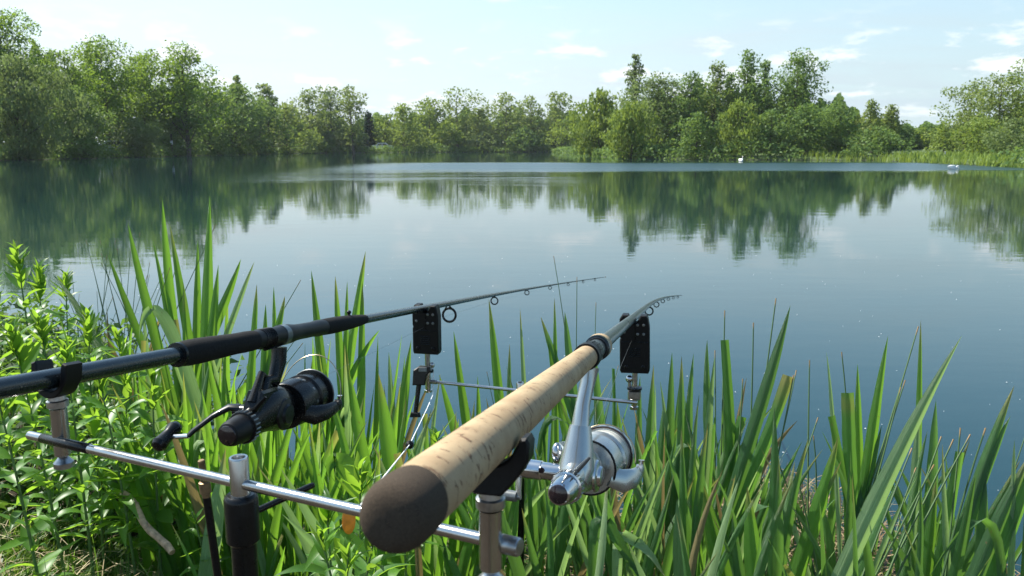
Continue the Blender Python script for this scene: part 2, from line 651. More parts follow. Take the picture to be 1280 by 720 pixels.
# ------------------------------------------------------------ lake and terrain
SHORE_PX = [(-260, 15.5), (-120, 16.5), (0, 17.6), (60, 16.2), (150, 13.8), (250, 11.4), (330, 9.4), (400, 8.2), (470, 7.6),
            (600, 7.0), (690, 7.0), (722, 8.8), (745, 12.5), (800, 15.4), (900, 16.4), (1000, 16.6), (1080, 17.0),
            (1125, 18.5), (1180, 21.5), (1240, 24.5), (1280, 26.5), (1360, 30.5)]
far = []
for px, dp in SHORE_PX:
    d = CAM_H * FPX / dp
    far.append(((px - 640) / FPX * d, d))
near = [(32, 26), (29, 14), (20, 6.5), (12, 4.0), (8, 2.6), (3, 1.7), (2.2, 1.7), (1.4, 1.9), (1.15, 2.1), (1.0, 2.42), (.78, 2.62), (.5, 2.5), (.1, 2.4), (-.28, 2.45), (-.42, 2.1), (-.56, 2.05), (-.68, 2.4), (-.9, 2.75),
        (-1.5, 3.5), (-2.5, 4.4), (-6, 5.5), (-20, 7), (-45, 14), (-66, 34), (-74, 60)]
POLY = np.array(far + near, dtype=float)


def sdist(P):
    """signed distance to the lake outline, positive on land. P (n,2)"""
    P = np.atleast_2d(np.asarray(P, dtype=float))
    A = POLY; B = np.roll(POLY, -1, axis=0)
    best = np.full(len(P), 1e9)
    inside = np.zeros(len(P), dtype=bool)
    for a, b in zip(A, B):
        ab = b - a
        t = np.clip(((P - a) @ ab) / (ab @ ab), 0, 1)
        dd = np.hypot(*(P - (a + t[:, None] * ab)).T)
        best = np.minimum(best, dd)
        c = (a[1] > P[:, 1]) != (b[1] > P[:, 1])
        with np.errstate(divide='ignore', invalid='ignore'):
            xi = (b[0] - a[0]) * (P[:, 1] - a[1]) / (b[1] - a[1] + 1e-12) + a[0]
        inside ^= c & (P[:, 0] < xi)
    return np.where(inside, -best, best)


def gz_np(P):
    P = np.atleast_2d(np.asarray(P, dtype=float))
    s = sdist(P)
    s1 = np.clip(s / 1.1, 0, 1)
    land = .30 * s1 * s1 * (3 - 2 * s1) + np.clip(s, 0, 1.1) * .03 + np.clip(s - 3, 0, 60) * .016
    land = land * np.where(P[:, 1] < 6, np.interp(P[:, 0], [-.45, .25], [1, .32]), 1)
    bed = np.clip(s * .28, -1.2, 0)
    return np.where(s > 0, land, bed)


def gz(x, y):
    return float(gz_np([(x, y)])[0])


def build_ground():
    nth = 420
    r = [0.0]
    rr = .12
    while rr < 900:
        r.append(rr); rr *= 1.04
    r = np.array(r[1:])
    th = np.linspace(0, 2 * pi, nth, endpoint=False)
    R, T = np.meshgrid(r, th, indexing='ij')
    X = R * np.sin(T); Y = R * np.cos(T)
    P = np.stack([X.ravel(), Y.ravel()], 1)
    Z = gz_np(P)
    bump = (np.sin(P[:, 0] * 9.1 + 1) * np.sin(P[:, 1] * 7.7) + .6 * np.sin(P[:, 0] * 23 + P[:, 1] * 17)) * .012
    Z = Z + np.where(np.hypot(P[:, 0], P[:, 1]) < 12, bump, 0)
    V = np.concatenate([np.array([[0, 0, gz(0, 0)]]), np.column_stack([P, Z])])
    nr = len(r)
    i = np.arange(nr - 1)[:, None] * nth
    j = np.arange(nth)[None, :]
    j2 = (j + 1) % nth
    F = np.stack([i + j, i + nth + j, i + nth + j2, i + j2], -1).reshape(-1, 4) + 1
    faces = np.concatenate([F, np.stack([np.zeros(nth, int), 1 + np.arange(nth), 1 + (np.arange(nth) + 1) % nth,
                                         1 + (np.arange(nth) + 1) % nth], -1)[:0]])
    me = mesh_np('ground', V, faces, smooth=True)
    tag(link('ground', me, M['ground']), 'grassy lake bank and land running back from the water', None, kind='structure')


def build_water():
    # fan grid: fine enough to carry the strip of shore ripples as an attribute
    nth, r = 300, [1.2]
    while r[-1] < 210:
        r.append(r[-1] * 1.012)
    r = np.array(r)
    th = np.linspace(radians(-88), radians(82), nth)
    R, T = np.meshgrid(r, th, indexing='ij')
    P = np.stack([(R * np.sin(T)).ravel(), (R * np.cos(T)).ravel()], 1)
    s = -sdist(P)
    wl = (P[:, 1] / 85) ** 2 * (5 + 1.5 * np.sin(P[:, 0] * .13))
    sh = np.exp(-((s - wl * 1.0) / (.38 * wl + .3)) ** 2) * (P[:, 1] > 30)
    sh = sh * np.clip((-30 - P[:, 0]) / 8, 0, 1) * np.clip(.75 + .5 * np.sin(P[:, 0] * .21 + 1), 0, 1)
    nr = len(r)
    i = np.arange(nr - 1)[:, None] * nth
    j = np.arange(nth - 1)[None, :]
    F = np.stack([i + j, i + nth + j, i + nth + j + 1, i + j + 1], -1).reshape(-1, 4)
    cx = P[F].mean(1)
    keep = sdist(cx) < 2.5 + np.hypot(cx[:, 0], cx[:, 1]) * .03
    F = F[keep]
    used, inv = np.unique(F.ravel(), return_inverse=True)
    V = np.column_stack([P, np.zeros(len(P))])[used]
    me = mesh_np('water', V, inv.reshape(F.shape), attrs={'shore': sh[used]}, smooth=True)
    tag(link('water', me, M['water']), 'calm blue-green lake water mirroring trees and sky', None, kind='structure')


build_ground()
build_water()


# ------------------------------------------------------------ foliage clouds
def rand_rot(n, tilt=1.0, rg=rng):
    """random orthonormal frames (n,3,3): columns = length, width, normal"""
    nrm = rg.normal(size=(n, 3)); nrm[:, 2] = np.abs(nrm[:, 2]) * tilt
    nrm /= np.linalg.norm(nrm, axis=1)[:, None]
    a = rg.normal(size=(n, 3))
    a -= (a * nrm).sum(1)[:, None] * nrm
    a /= np.linalg.norm(a, axis=1)[:, None]
    b = np.cross(nrm, a)
    return np.stack([a, b, nrm], -1)


LEAF_T = np.array([[-.5, 0, 0], [-.08, -.3, .06], [.5, 0, -.08], [-.08, .3, .06]])


def cloud(P, R, size, tint, elong=1.0, T=LEAF_T):
    n = len(P)
    t = T.copy(); t[:, 0] *= elong
    V = np.einsum('nij,kj->nki', R, t) * size[:, None, None] + P[:, None, :]
    k = len(t)
    F = (np.arange(n)[:, None] * k + np.arange(k)[None, :])
    return V.reshape(-1, 3), F, np.repeat(tint, k)


# crown profiles: (height fraction, radius fraction)
PROF = {
    'round': [(0, .45), (.12, .8), (.3, 1), (.55, .98), (.75, .9), (.9, .68), (1, .3)],
    'full': [(0, .8), (.15, 1), (.45, 1), (.7, .92), (.88, .7), (1, .3)],
    'cone': [(0, .9), (.15, 1), (.4, .92), (.65, .72), (.85, .42), (1, .12)],
    'spire': [(0, .8), (.3, 1), (.6, .95), (.85, .7), (1, .25)],
    'vase': [(0, .3), (.25, .65), (.55, .95), (.8, 1), (.93, .7), (1, .3)],
}


def tree(name, label, px, d, halfpx, toppy, leafmat, prof='round', dens=1.0, low=.1, blob=.24, leaf=.2,
         shift=0.0, group='trees and bushes round the far shore', elong=1.0, cat='tree', seed=0):
    rg = np.random.default_rng(1000 + seed * 17 + int(px))
    ray = C(px, 188, 1) - Vector((0, 0, CAM_H))
    x, y = ray.x * d / ray.y, d
    z0 = gz(x, y) - .05
    ray = C(px, toppy, 1) - Vector((0, 0, CAM_H))
    hh = CAM_H + ray.z * d / ray.y - z0
    W = halfpx * (1.46 if prof in ('round', 'cone', 'vase') and halfpx > 13 else 1.38 if halfpx > 14 else 1.35) / FPX * d
    base = Vector((x, y, z0))
    root = thing(name, base, label, cat, group)
    pr = np.array(PROF[prof])
    zlo = low * hh
    # limbs
    mb = MB()
    tr = max(.05, hh * .018)
    lean = rg.normal(0, .03, 2)
    top = Vector((lean[0] * hh, lean[1] * hh, hh * .93))
    pts = [Vector((0, 0, -.2)), Vector((lean[0] * hh * .3, lean[1] * hh * .2, hh * .3)),
           Vector((lean[0] * hh * .5 + rg.normal(0, .02) * hh, lean[1] * hh * .6, hh * .62)), top]
    mb.sweep([base + p for p in pts], [tr * 1.25, tr * .85, tr * .5, tr * .12], 7)
    R0 = blob * (W ** .75) * (min(hh, 3 * W) / 2) ** .25
    nb = int(max(22, min(120, (1.3 + dens) * 1.25 * 2 * W * (hh - zlo) / (pi * R0 * R0))))
    cs, rs = [], []
    for i in range(nb):
        u = (i + .5) / nb
        u = u ** .85
        az = i * 2.39996 + rg.normal(0, .35)
        rad = np.interp(u, pr[:, 0], pr[:, 1]) * W
        br = R0 * rg.uniform(.6, 1.4) * (1.0 if u < .8 else .8)
        q = rg.uniform(.35, 1.02) if rg.random() < .75 else rg.uniform(.0, .5)
        rr = max(0, rad * q - br * .45)
        zz = zlo + (hh - zlo - br * .5) * u + rg.normal(0, .03) * hh
        c = np.array([rr * cos(az) + lean[0] * zz, rr * sin(az) * .9 + lean[1] * zz, min(zz, hh - br * .5)])
        cs.append(c); rs.append(br)
        if i % 2 == 0 and cat != 'bush':
            t0 = max(.12, min(.85, (zz / hh) - .18))
            s0 = Vector((lean[0] * hh * t0, lean[1] * hh * t0, hh * t0))
            cc = Vector(c)
            mid = s0.lerp(cc, .55) + Vector((0, 0, -.04 * hh * rg.random()))
            mb.sweep([base + s0, base + mid, base + cc], [tr * .42 * (1.1 - t0), tr * .26 * (1.1 - t0), tr * .09], 5, cap=False)
    mb.build('trunk', M['bark'], root)
    cs = np.array(cs); rs = np.array(rs)
    # leaves by area in the picture
    area = W * 2 * (hh - zlo)
    N = int(min(14000, max(1500, dens * area / (leaf * leaf) * 5.5)))
    wgt = rs ** 2; wgt /= wgt.sum()
    ix = rg.choice(len(rs), N, p=wgt)
    dv = rg.normal(size=(N, 3)); dv /= np.linalg.norm(dv, axis=1)[:, None]
    rad = rs[ix] * rg.uniform(.25, 1.0, N) ** .5 * (1 + rg.normal(0, .13, N))
    fl = np.array([1.12, 1.12, .82])
    P = cs[ix] + dv * rad[:, None] * fl
    # ragged twigs
    P[:, 2] = np.where(P[:, 2] < .15, .15 + rg.random(N) * .4, P[:, 2])
    R = rand_rot(N, 1.5, rg)
    if elong > 1:     # hanging leaves
        R = rand_rot(N, .5, rg)
        a = rg.normal(size=(N, 3)) * .45; a[:, 2] -= 1
        a -= (a * R[:, :, 2]).sum(1)[:, None] * R[:, :, 2]
        a /= np.linalg.norm(a, axis=1)[:, None]
        R[:, :, 0] = a; R[:, :, 1] = np.cross(R[:, :, 2], a)
    sz = leaf * rg.uniform(.7, 1.5, N)
    bt = rg.random(len(rs))
    tint = np.clip(bt[ix] * .65 + rg.random(N) * .4, 0, 1)
    V, F, A = cloud(P, R, sz, tint, elong)
    me = mesh_np('crown', V, F, attrs={'tint': A})
    link('crown', me, M['leaf_' + leafmat], root)
    return root


G = 'trees round the far shore'
TREES = [
    # px, depth, half width, top, leaf, profile, density, low, kwargs, label
    (-60, 84, 75, 2, 'oak', 'round', 1, .1, {}, 'broad oak cut by the left edge of the view'),
    (14, 83, 50, 8, 'oak', 'round', .95, .15, {}, 'tallest oak, its dark top rising above the pale willow at far left'),
    (22, 70, 56, 70, 'willow', 'full', 1.1, .0, {'elong': 1.5}, 'pale grey-green willow leaning over the water at far left'),
    (92, 80, 34, 62, 'oak', 'round', 1, .1, {}, 'rounded oak just right of the tallest oak at left'),
    (138, 81, 42, 46, 'oak', 'round', .95, .2, {}, 'wide oak with a domed sunlit top between two other oaks on left bank'),
    (184, 84, 36, 64, 'oak', 'vase', .9, .2, {}, 'oak set back in the dip between the wide oak and round-headed oak'),
    (236, 79, 36, 54, 'oak', 'round', .95, .25, {}, 'round-headed oak at the right end of the oak row, dark trunk showing'),
    (100, 72, 34, 108, 'alder', 'full', 1.2, .0, {}, 'dark alder reaching down to the water beside the pale left willow'),
    (172, 74, 29, 146, 'willow', 'full', 1.2, .0, {'cat': 'bush', 'blob': .3}, 'rounded grey-green willow bush under the wide oak'),
    (215, 81, 34, 112, 'alder', 'full', 1.1, .0, {}, 'dark alder under the round-headed oak'),
    (262, 88, 34, 100, 'alder', 'full', 1.1, .0, {}, 'alder with a dull brownish top right of the round-headed oak'),
    (294, 97, 34, 106, 'alder', 'full', 1, .0, {}, 'mid green alder below the thin spire on left bank'),
    (300, 101, 9, 94, 'birch', 'spire', .6, .3, {}, 'thin spire-shaped tree poking above the alders on left bank'),
    (326, 105, 34, 120, 'alder', 'full', 1, .0, {}, 'low broad alder at the end of the dark left bank'),
    (338, 114, 12, 106, 'birch', 'vase', .3, .45, {}, 'nearly bare thin birch standing above the end of the left bank'),
    (358, 122, 30, 130, 'birch', 'full', .9, .0, {}, 'pale low tree where the left bank turns to the far shore'),
    (388, 138, 24, 112, 'birch', 'round', .8, .1, {}, 'loose pale birch, left one of the pair with wispy tops'),
    (416, 142, 26, 106, 'willow', 'round', .9, .05, {}, 'grey-green willow in the centre of the group left of the dark fir'),
    (442, 143, 17, 108, 'birch', 'vase', .55, .2, {}, 'wispy birch close behind the dark fir'),
    (386, 131, 17, 163, 'yellow_willow', 'full', 1.2, .0, {'cat': 'bush', 'blob': .32}, 'bright round waterside bush, left of the two under the pale birch'),
    (411, 133, 15, 165, 'willow', 'full', 1.2, .0, {'cat': 'bush', 'blob': .32}, 'round waterside bush, right of the two under the pale birch'),
    (437, 147, 17, 158, 'willow', 'full', 1.1, .0, {'cat': 'bush', 'blob': .3}, 'dull green bush beside the far parked car, on its left'),
    (461, 158, 11, 140, 'fir', 'cone', 1.1, .05, {}, 'small dark fir above the far parked car'),
    (482, 172, 17, 143, 'yellow_willow', 'round', 1, .05, {}, 'bright yellow-green tree directly behind the far parked car'),
    (506, 166, 26, 130, 'yellow_willow', 'full', 1, .0, {}, 'yellow-green willow right of the far parked car'),
    (538, 176, 28, 122, 'yellow_willow', 'round', .9, .05, {}, 'broad yellow-green willow left of the tall open far poplar'),
    (572, 178, 27, 110, 'birch', 'vase', .55, .2, {}, 'tall open poplar with visible limbs, left on far shore'),
    (560, 171, 20, 152, 'yellow_willow', 'full', 1.1, .0, {'cat': 'bush', 'blob': .3}, 'waterside bush under the tall open poplar'),
    (600, 179, 16, 132, 'birch', 'full', .6, .05, {}, 'thin grey tree in the gap right of the open poplar'),
    (632, 176, 26, 117, 'birch', 'round', .8, .1, {}, 'round pale poplar in the middle of the far shore'),
    (662, 178, 20, 120, 'birch', 'round', .8, .1, {}, 'narrower poplar joined to the round pale one in mid shore'),
    (656, 171, 24, 158, 'alder', 'full', 1, .0, {'cat': 'bush', 'blob': .3}, 'dark waterside bush below the middle poplars'),
    (696, 178, 22, 114, 'birch', 'vase', .6, .25, {}, 'open wispy poplar, last one before the right-hand wood'),
    (706, 172, 24, 150, 'yellow_willow', 'full', 1, .0, {}, 'low yellow-green willow at the foot of the last far poplar'),
    (605, 173, 22, 165, 'willow', 'full', 1, .0, {'cat': 'bush', 'blob': .3}, 'low bush in the middle of the far shore between poplars'),
    (748, 101, 32, 114, 'yellow_willow', 'full', 1.15, .0, {'elong': 1.5}, 'yellow-green weeping willow at the left end of the right-hand wood'),
    (789, 96, 11, 68, 'willow', 'spire', 1.1, .4, {}, 'narrow leaning spire rising from behind the weeping willow'),
    (790, 80, 28, 128, 'yellow_willow', 'full', 1.15, .0, {'elong': 1.5}, 'yellowish willow at the water below the narrow spire'),
    (822, 90, 36, 92, 'willow', 'round', 1.1, .0, {}, 'broad pale-topped willow right of the narrow spire'),
    (858, 89, 30, 92, 'alder', 'round', 1, .0, {}, 'darker rounded alder between the pale-topped willow and slim cones'),
    (888, 90, 22, 78, 'birch', 'cone', .7, .1, {}, 'slim cone-shaped alder, leftmost of the three cones'),
    (906, 92, 17, 90, 'alder', 'cone', .8, .2, {}, 'small thin cone in the gap left of the tall middle cone'),
    (930, 90, 25, 64, 'alder', 'cone', .75, .1, {}, 'tall middle cone-shaped alder of the right-hand wood'),
    (955, 93, 16, 76, 'alder', 'cone', .8, .2, {}, 'very thin spire between the two tallest cones'),
    (988, 88, 38, 62, 'alder', 'round', .85, .05, {}, 'tallest and widest cone-shaped alder in the right-hand wood'),
    (870, 76.5, 26, 140, 'alder', 'full', 1.2, .0, {}, 'dark low alder at the water below the leftmost cone'),
    (918, 76, 24, 126, 'yellow_willow', 'full', 1.1, .0, {'elong': 1.3}, 'yellow-green sallow at the water in front of the tall middle cone'),
    (962, 76, 26, 138, 'alder', 'full', 1.15, .0, {}, 'dark low alder at the water left of the widest cone'),
    (1006, 75.5, 26, 130, 'alder', 'full', 1.2, .0, {}, 'dark alder at the water under the widest cone'),
    (1044, 76.5, 29, 130, 'alder', 'round', 1.2, .0, {}, 'dark domed alder closing the right end of the wood'),
    (1062, 92, 22, 142, 'yellow_willow', 'full', 1, .0, {}, 'lighter tree showing just behind the dark domed alder'),
    (1090, 80, 18, 122, 'birch', 'cone', .55, .15, {}, 'small open cone, left one of the pair by the grassy bank'),
    (1112, 81, 19, 130, 'birch', 'cone', .5, .15, {}, 'small open cone, right one of the pair by the grassy bank'),
    (1098, 72.5, 30, 158, 'alder', 'full', 1.1, .0, {'cat': 'bush', 'blob': .3}, 'bushes below the pair of small open cones'),
    (1145, 102, 30, 163, 'yellow_willow', 'full', 1, .0, {'cat': 'bush', 'blob': .3}, 'low yellowish scrub in the gap under the white cloud'),
    (1180, 84, 24, 150, 'yellow_willow', 'full', 1, .0, {'cat': 'bush', 'blob': .3}, 'scrub behind the standing grey bird'),
    (1205, 72, 34, 102, 'birch', 'vase', .6, .15, {}, 'open leaning tree at the left of the right-bank trees'),
    (1245, 68, 34, 92, 'birch', 'round', .9, .1, {}, 'pale green tree behind the right bank, second from the edge'),
    (1300, 66, 42, 72, 'yellow_willow', 'round', 1, .1, {}, 'tall yellow-green tree cut by the right edge of the view'),
    (1222, 62, 26, 148, 'yellow_willow', 'full', 1.1, .0, {'cat': 'bush', 'blob': .3}, 'yellowish bush on the right bank above the nearer swan'),
    (1262, 58, 28, 146, 'willow', 'full', 1.1, .0, {'cat': 'bush', 'blob': .3}, 'green bush on the right bank at the edge of the view'),
]
for k, (px, d, hw, top, lf, pf, dn, low, kw, lab) in enumerate(TREES):
    shore = CAM_H * FPX / np.interp(px, [a for a, _ in SHORE_PX], [b for _, b in SHORE_PX])
    ref = np.interp(px, [-60, 22, 100, 172, 215, 262, 322, 352, 386, 411, 437, 461, 482, 560, 706], [70, 70, 72, 74, 79, 86, 103, 120, 129, 131, 145, 150, 164, 171, 171])
    if px < 720:
        d = max(d, d - ref + shore + 1.5)
    leaf = .003 * d
    cat = kw.get('cat', 'tree')
    nmk = {'oak': 'oak_tree', 'willow': 'willow_tree', 'yellow_willow': 'willow_tree', 'alder': 'alder_tree',
           'birch': 'birch_tree', 'fir': 'fir_tree'}[lf]
    if cat == 'bush':
        nmk = 'waterside_bush'
    kw = dict(kw); kw.setdefault('cat', 'tree')
    tree(nmk, lab, px, d, hw, top, lf, pf, dn, low, leaf=leaf, group=G, seed=k, **kw)


def wood_mass():
    """the wood beyond the first trees, read as one mass, and the bankside scrub"""
    rg = np.random.default_rng(5)
    P, sz = [], []
    segs = [(-420, 120, 92, 9.5), (-100, 92, 90, 9.5), (60, 93, 88, 10.5), (250, 122, 92, 10.0), (350, 150, 120, 7),
            (450, 178, 150, 6.0), (600, 200, 190, 8.0), (720, 196, 180, 8.0), (840, 96, 100, 7.0), (1000, 92, 96, 6.5),
            (1090, 96, 92, 3.6), (1170, 110, 90, 2.6), (1260, 82, 78, 4.2), (1420, 70, 66, 7), (1600, 60, 56, 8)]
    for (a, b) in zip(segs[:-1], segs[1:]):
        n = int(abs(b[0] - a[0]) * 110)
        u = rg.random(n)
        px = a[0] + (b[0] - a[0]) * u
        d = a[1] + (b[1] - a[1]) * u + rg.normal(0, 2.0, n)
        hgt = (a[3] + (b[3] - a[3]) * u) * (1 + .14 * np.sin(px * .11) + .1 * np.sin(px * .29 + 2))
        x = (px - 640) / FPX * d
        z = rg.random(n) ** .9 * hgt
        P.append(np.stack([x, d, z], 1)); sz.append(d * .0042)
    pts = np.array(far)          # brambles and sallow hanging over the waterline
    for a, b in zip(pts[:-1], pts[1:]):
        if b[0] > 29:
            continue
        L = np.hypot(*(b - a)); n = int(L * 95)
        p = a + (b - a) * rg.random(n)[:, None]
        nrm = np.array([-(b - a)[1], (b - a)[0]]) / L
        hm = 1.1 + .6 * np.sin(p[:, 0] * .5) * np.sin(p[:, 0] * .17 + 1)
        q = p + nrm * (rg.random(n)[:, None] * 3.0 - .5)
        P.append(np.column_stack([q, rg.random(n) ** 1.2 * hm])); sz.append(np.full(n, .22) + q[:, 1] * .001)
    P = np.concatenate(P); sz = np.concatenate(sz)
    P[:, 2] += np.maximum(gz_np(P[:, :2]), 0)
    n = len(P)
    V, F, A = cloud(P, rand_rot(n, 1.2, rg), sz * rg.uniform(.7, 1.4, n), rg.random(n))
    me = mesh_np('distant_wood', V, F, attrs={'tint': A})
    tag(link('distant_wood', me, M['leaf_alder']), 'shadowy wood filling in behind the trees of the far shore', 'wood', kind='stuff')


wood_mass()


def bank_scrub():
    """rough grass and low scrub hugging the waterline of the far shore"""
    rg = np.random.default_rng(9)
    pts = np.array(far)
    P = []
    for a, b in zip(pts[:-1], pts[1:]):
        L = np.hypot(*(b - a))
        if a[0] < 22:
            continue
        n = int(L * 110)
        u = rg.random(n)[:, None]
        p = a + (b - a) * u
        out_ = np.array([(b - a)[1], -(b - a)[0]]) / L * -1
        right = a[0] > 26
        depth = rg.random(n) ** 1.5 * (12 if right else 2.0) - .3
        q = p + out_ * depth[:, None]
        P.append(q)
    P = np.concatenate(P)
    s = sdist(P)
    P = P[s > -.6]
    n = len(P)
    isr = (P[:, 0] > 26)
    z = np.maximum(gz_np(P), 0)
    h = np.where(isr, rg.uniform(.2, .6, n), rg.uniform(.15, .5, n))
    # upright tufts: thin tall blades
    R = np.zeros((n, 3, 3))
    az = rg.random(n) * 2 * pi
    ln = np.stack([rg.normal(0, .22, n), rg.normal(0, .22, n), np.ones(n)], 1)
    ln /= np.linalg.norm(ln, axis=1)[:, None]
    wd = np.stack([np.cos(az), np.sin(az), np.zeros(n)], 1)
    nr_ = np.cross(ln, wd)
    R[:, :, 0] = ln; R[:, :, 1] = wd; R[:, :, 2] = nr_
    T = np.array([[0, -.13, 0], [.55, -.10, .03], [1, 0, .1], [.55, .10, .03], [0, .13, 0]])
    V = np.einsum('nij,kj->nki', R, T) * h[:, None, None] + np.column_stack([P, z])[:, None, :]
    F = np.arange(n)[:, None] * 5 + np.arange(5)[None, :]
    tint = np.repeat(np.clip(rg.random(n) * .6 + isr * .3, 0, 1), 5)
    me = mesh_np('shore_grass', V.reshape(-1, 3), F, attrs={'tint': tint})
    tag(link('shore_grass', me, M['leaf_yellow_willow']), 'rough grass and sedge along the far waterline', 'grass', kind='stuff')


bank_scrub()


# ------------------------------------------------------------ fishing tackle
CAM = Vector((0, 0, CAM_H))


def camvec(x, y, z):
    """direction given as right, down, forward of the view"""
    return Vector((x, z * CP - y * SP, -z * SP - y * CP))


def frame(fwd, roll=0.0):
    """forward, right, down"""
    f = fwd.normalized()
    r = f.cross(Vector((0, 0, 1))).normalized()
    d = f.cross(r).normalized()
    if roll:
        m = Matrix.Rotation(roll, 3, f)
        r = m @ r; d = m @ d
    if d.z > 0:
        d = -d
    return f, r, d


def guide(root, p, f, d, r_ring, drop, matl='black_gloss'):
    c = p + d * drop
    g = MB()
    s = f.cross(d).normalized()
    g.sweep([p + d * .002 - f * r_ring * .9, c - d * r_ring * .72 + s * r_ring * .72 - f * .001, c + s * r_ring], r_ring * .09 + .0003, 6)
    g.sweep([p + d * .002 - f * r_ring * .9, c - d * r_ring * .72 - s * r_ring * .72 - f * .001, c - s * r_ring], r_ring * .09 + .0003, 6)
    g.sweep([p + d * .001 + f * r_ring * .5, c - d * r_ring], r_ring * .1 + .0003, 6)
    fr = g.build('guide', M[matl], root)
    rr = MB().torus(c, f, r_ring, r_ring * .16 + .0004, 20, 6)
    rr.build('ring', M['chrome' if matl == 'chrome' else 'black_gloss'], fr)
    # whipping
    MB().sweep([p - f * r_ring * 1.5, p + f * r_ring * 1.2], .0042 if r_ring > .01 else .0025, 8).build('whipping', M['black_gloss'], root)


def rod_curve(A, V, t0, bend, tipt, n=26, start=0.0):
    """A start (camera coords), V slope per metre depth; bend after depth t0"""
    pts = []
    for i in range(n):
        z = start + (tipt - start) * i / (n - 1)
        x = A[0] + V[0] * (z - A[2]); y = A[1] + V[1] * (z - A[2])
        if z > t0:
            q = ((z - t0) / (tipt - t0))
            x += bend[0] * q ** 2.2; y += bend[1] * q ** 2.2
        pts.append((z, CAM + camvec(x, y, z)))
    return pts


def at_depth(pts, z):
    for (a, p), (b, q) in zip(pts[:-1], pts[1:]):
        if a <= z <= b:
            k = (z - a) / (b - a)
            return p.lerp(q, k), (q - p).normalized()
    return pts[-1][1], (pts[-1][1] - pts[-2][1]).normalized()


# --- left rod
RA, RV = (-.442, .087, .77), (.2275, -.0389)
r1 = rod_curve(RA, RV, 2.3, (.19, -.020), 3.85, 48, .40)
P0, F0 = at_depth(r1, .8)
rodL = thing('fishing_rod', r1[0][1], 'slim black carbon fishing rod with dark foam grips, lying over the left rod rest', 'fishing rod')


def span(pts, a, b, n=8):
    return [at_depth(pts, a + (b - a) * i / (n - 1))[0] for i in range(n)]


MB().sweep(span(r1, .40, .98, 6), .0098, 20).build('butt_section', M['carbon'], rodL)
gp = span(r1, .955, 1.12, 9)
MB().sweep(gp, [.0142, .0160, .0162, .0158, .0152, .0146, .0142, .0146, .0140], 22).build('foam_grip', M['foam'], rodL)
pt, ff = at_depth(r1, .956)
MB().lathe(pt - ff * .003, ff, [(0, .0105), (.0005, .0148), (.004, .0152), (.006, .0125)], 22).build('butt_collar', M['black_gloss'], rodL)
st = span(r1, 1.12, 1.33, 12)
MB().sweep(st, [.0128, .0142, .0132, .0142, .0150, .0150, .0128, .0122, .0124, .0122, .0136, .0132], 22).build('reel_seat', M['black_plastic'], rodL)
pt, ff = at_depth(r1, 1.165)
seatring = MB()
for k in range(7):
    seatring.torus(pt + ff * (.0045 * k - .03), ff, .0137, .0012, 22, 6)
seatring.build('threaded_ring', M['black_gloss'], rodL)
pt, ff = at_depth(r1, 1.19)
MB().lathe(pt, ff, [(0, .013), (.001, .0156), (.014, .0156), (.016, .0135)], 22).build('locking_ring', M['carbon_grey'], rodL)
MB().sweep(span(r1, 1.33, 1.50, 8), [.0135, .0140, .0140, .0135, .0128, .0118, .0105, .0085], 20).build('fore_grip', M['foam'], rodL)
pt, ff = at_depth(r1, 1.43)
ff, rr_, dd_ = frame(ff)
kn = MB(); kn.sweep([pt - dd_ * .010, pt - dd_ * .0175], .0028, 8); kn.ell(pt - dd_ * .018, ff * .0042, rr_ * .0042, dd_ * .0036, 10, 6)
kn.build('keeper_stud', M['black_gloss'], rodL)
bl = [p for z, p in r1 if z >= 1.48]
nb_ = len(bl)
MB().sweep([at_depth(r1, 1.46)[0]] + bl, [.0076 * (1 - i / nb_) + .0013 for i in range(nb_ + 1)], 12).build('blank', M['carbon'], rodL)
for z, rad, dr in ((2.02, .0170, .030), (2.47, .0110, .019), (2.86, .0080, .013), (3.15, .0062, .010), (3.38, .0052, .009), (3.57, .0046, .008), (3.72, .0042, .007)):
    p, f = at_depth(r1, z)
    f, r_, d = frame(f)
    guide(rodL, p, f, d, rad, dr)
p, f = at_depth(r1, 3.85)
MB().torus(p + f * .004, Vector((1, 0, 0)), .004, .0011, 12, 6).build('tip_ring', M['black_gloss'], rodL)
MB().sweep(span(r1, 1.94, 2.12, 4), .0066, 12).build('whipping', M['carbon_grey'], rodL)

# --- right rod, cork handle towards the camera
A2, V2 = (-.0505, .101, .36), (.2275, -.026)
r2 = rod_curve(A2, V2, 2.2, (.075, .022), 3.75, 52, .33)
rodR = thing('fishing_rod', r2[0][1], 'fishing rod with a thick speckled cork handle and dark butt cap pointing at the camera', 'fishing rod')


def sweep_uv(name, pts, rad, mat_, root, seg=40):
    me_pts = []
    V, F, UV = [], [], []
    L = 0
    n = len(pts)
    prev = None
    for i, p in enumerate(pts):
        t = (pts[min(i + 1, n - 1)] - pts[max(i - 1, 0)]).normalized()
        s = t.cross(Vector((0, 0, 1))).normalized() if prev is None else (prev - t * prev.dot(t)).normalized()
        prev = s
        u = s.cross(t)
        if i:
            L += (pts[i] - pts[i - 1]).length
        for j in range(seg + 1):
            q = 2 * pi * (j + .5) / seg - pi / 2
            V.append(p + (s * cos(q) + u * sin(q)) * rad[i] - root.location)
            UV.append((j / seg * 2 * pi * .016, L))
    for i in range(n - 1):
        for j in range(seg):
            F.append([i * (seg + 1) + j, i * (seg + 1) + j + 1, (i + 1) * (seg + 1) + j + 1, (i + 1) * (seg + 1) + j])
    me = mesh_np(name, V, F, smooth=True)
    uv = me.uv_layers.new(name='UVMap')
    for lp in me.loops:
        uv.data[lp.index].uv = UV[lp.vertex_index]
    return link(name, me, mat_, root)


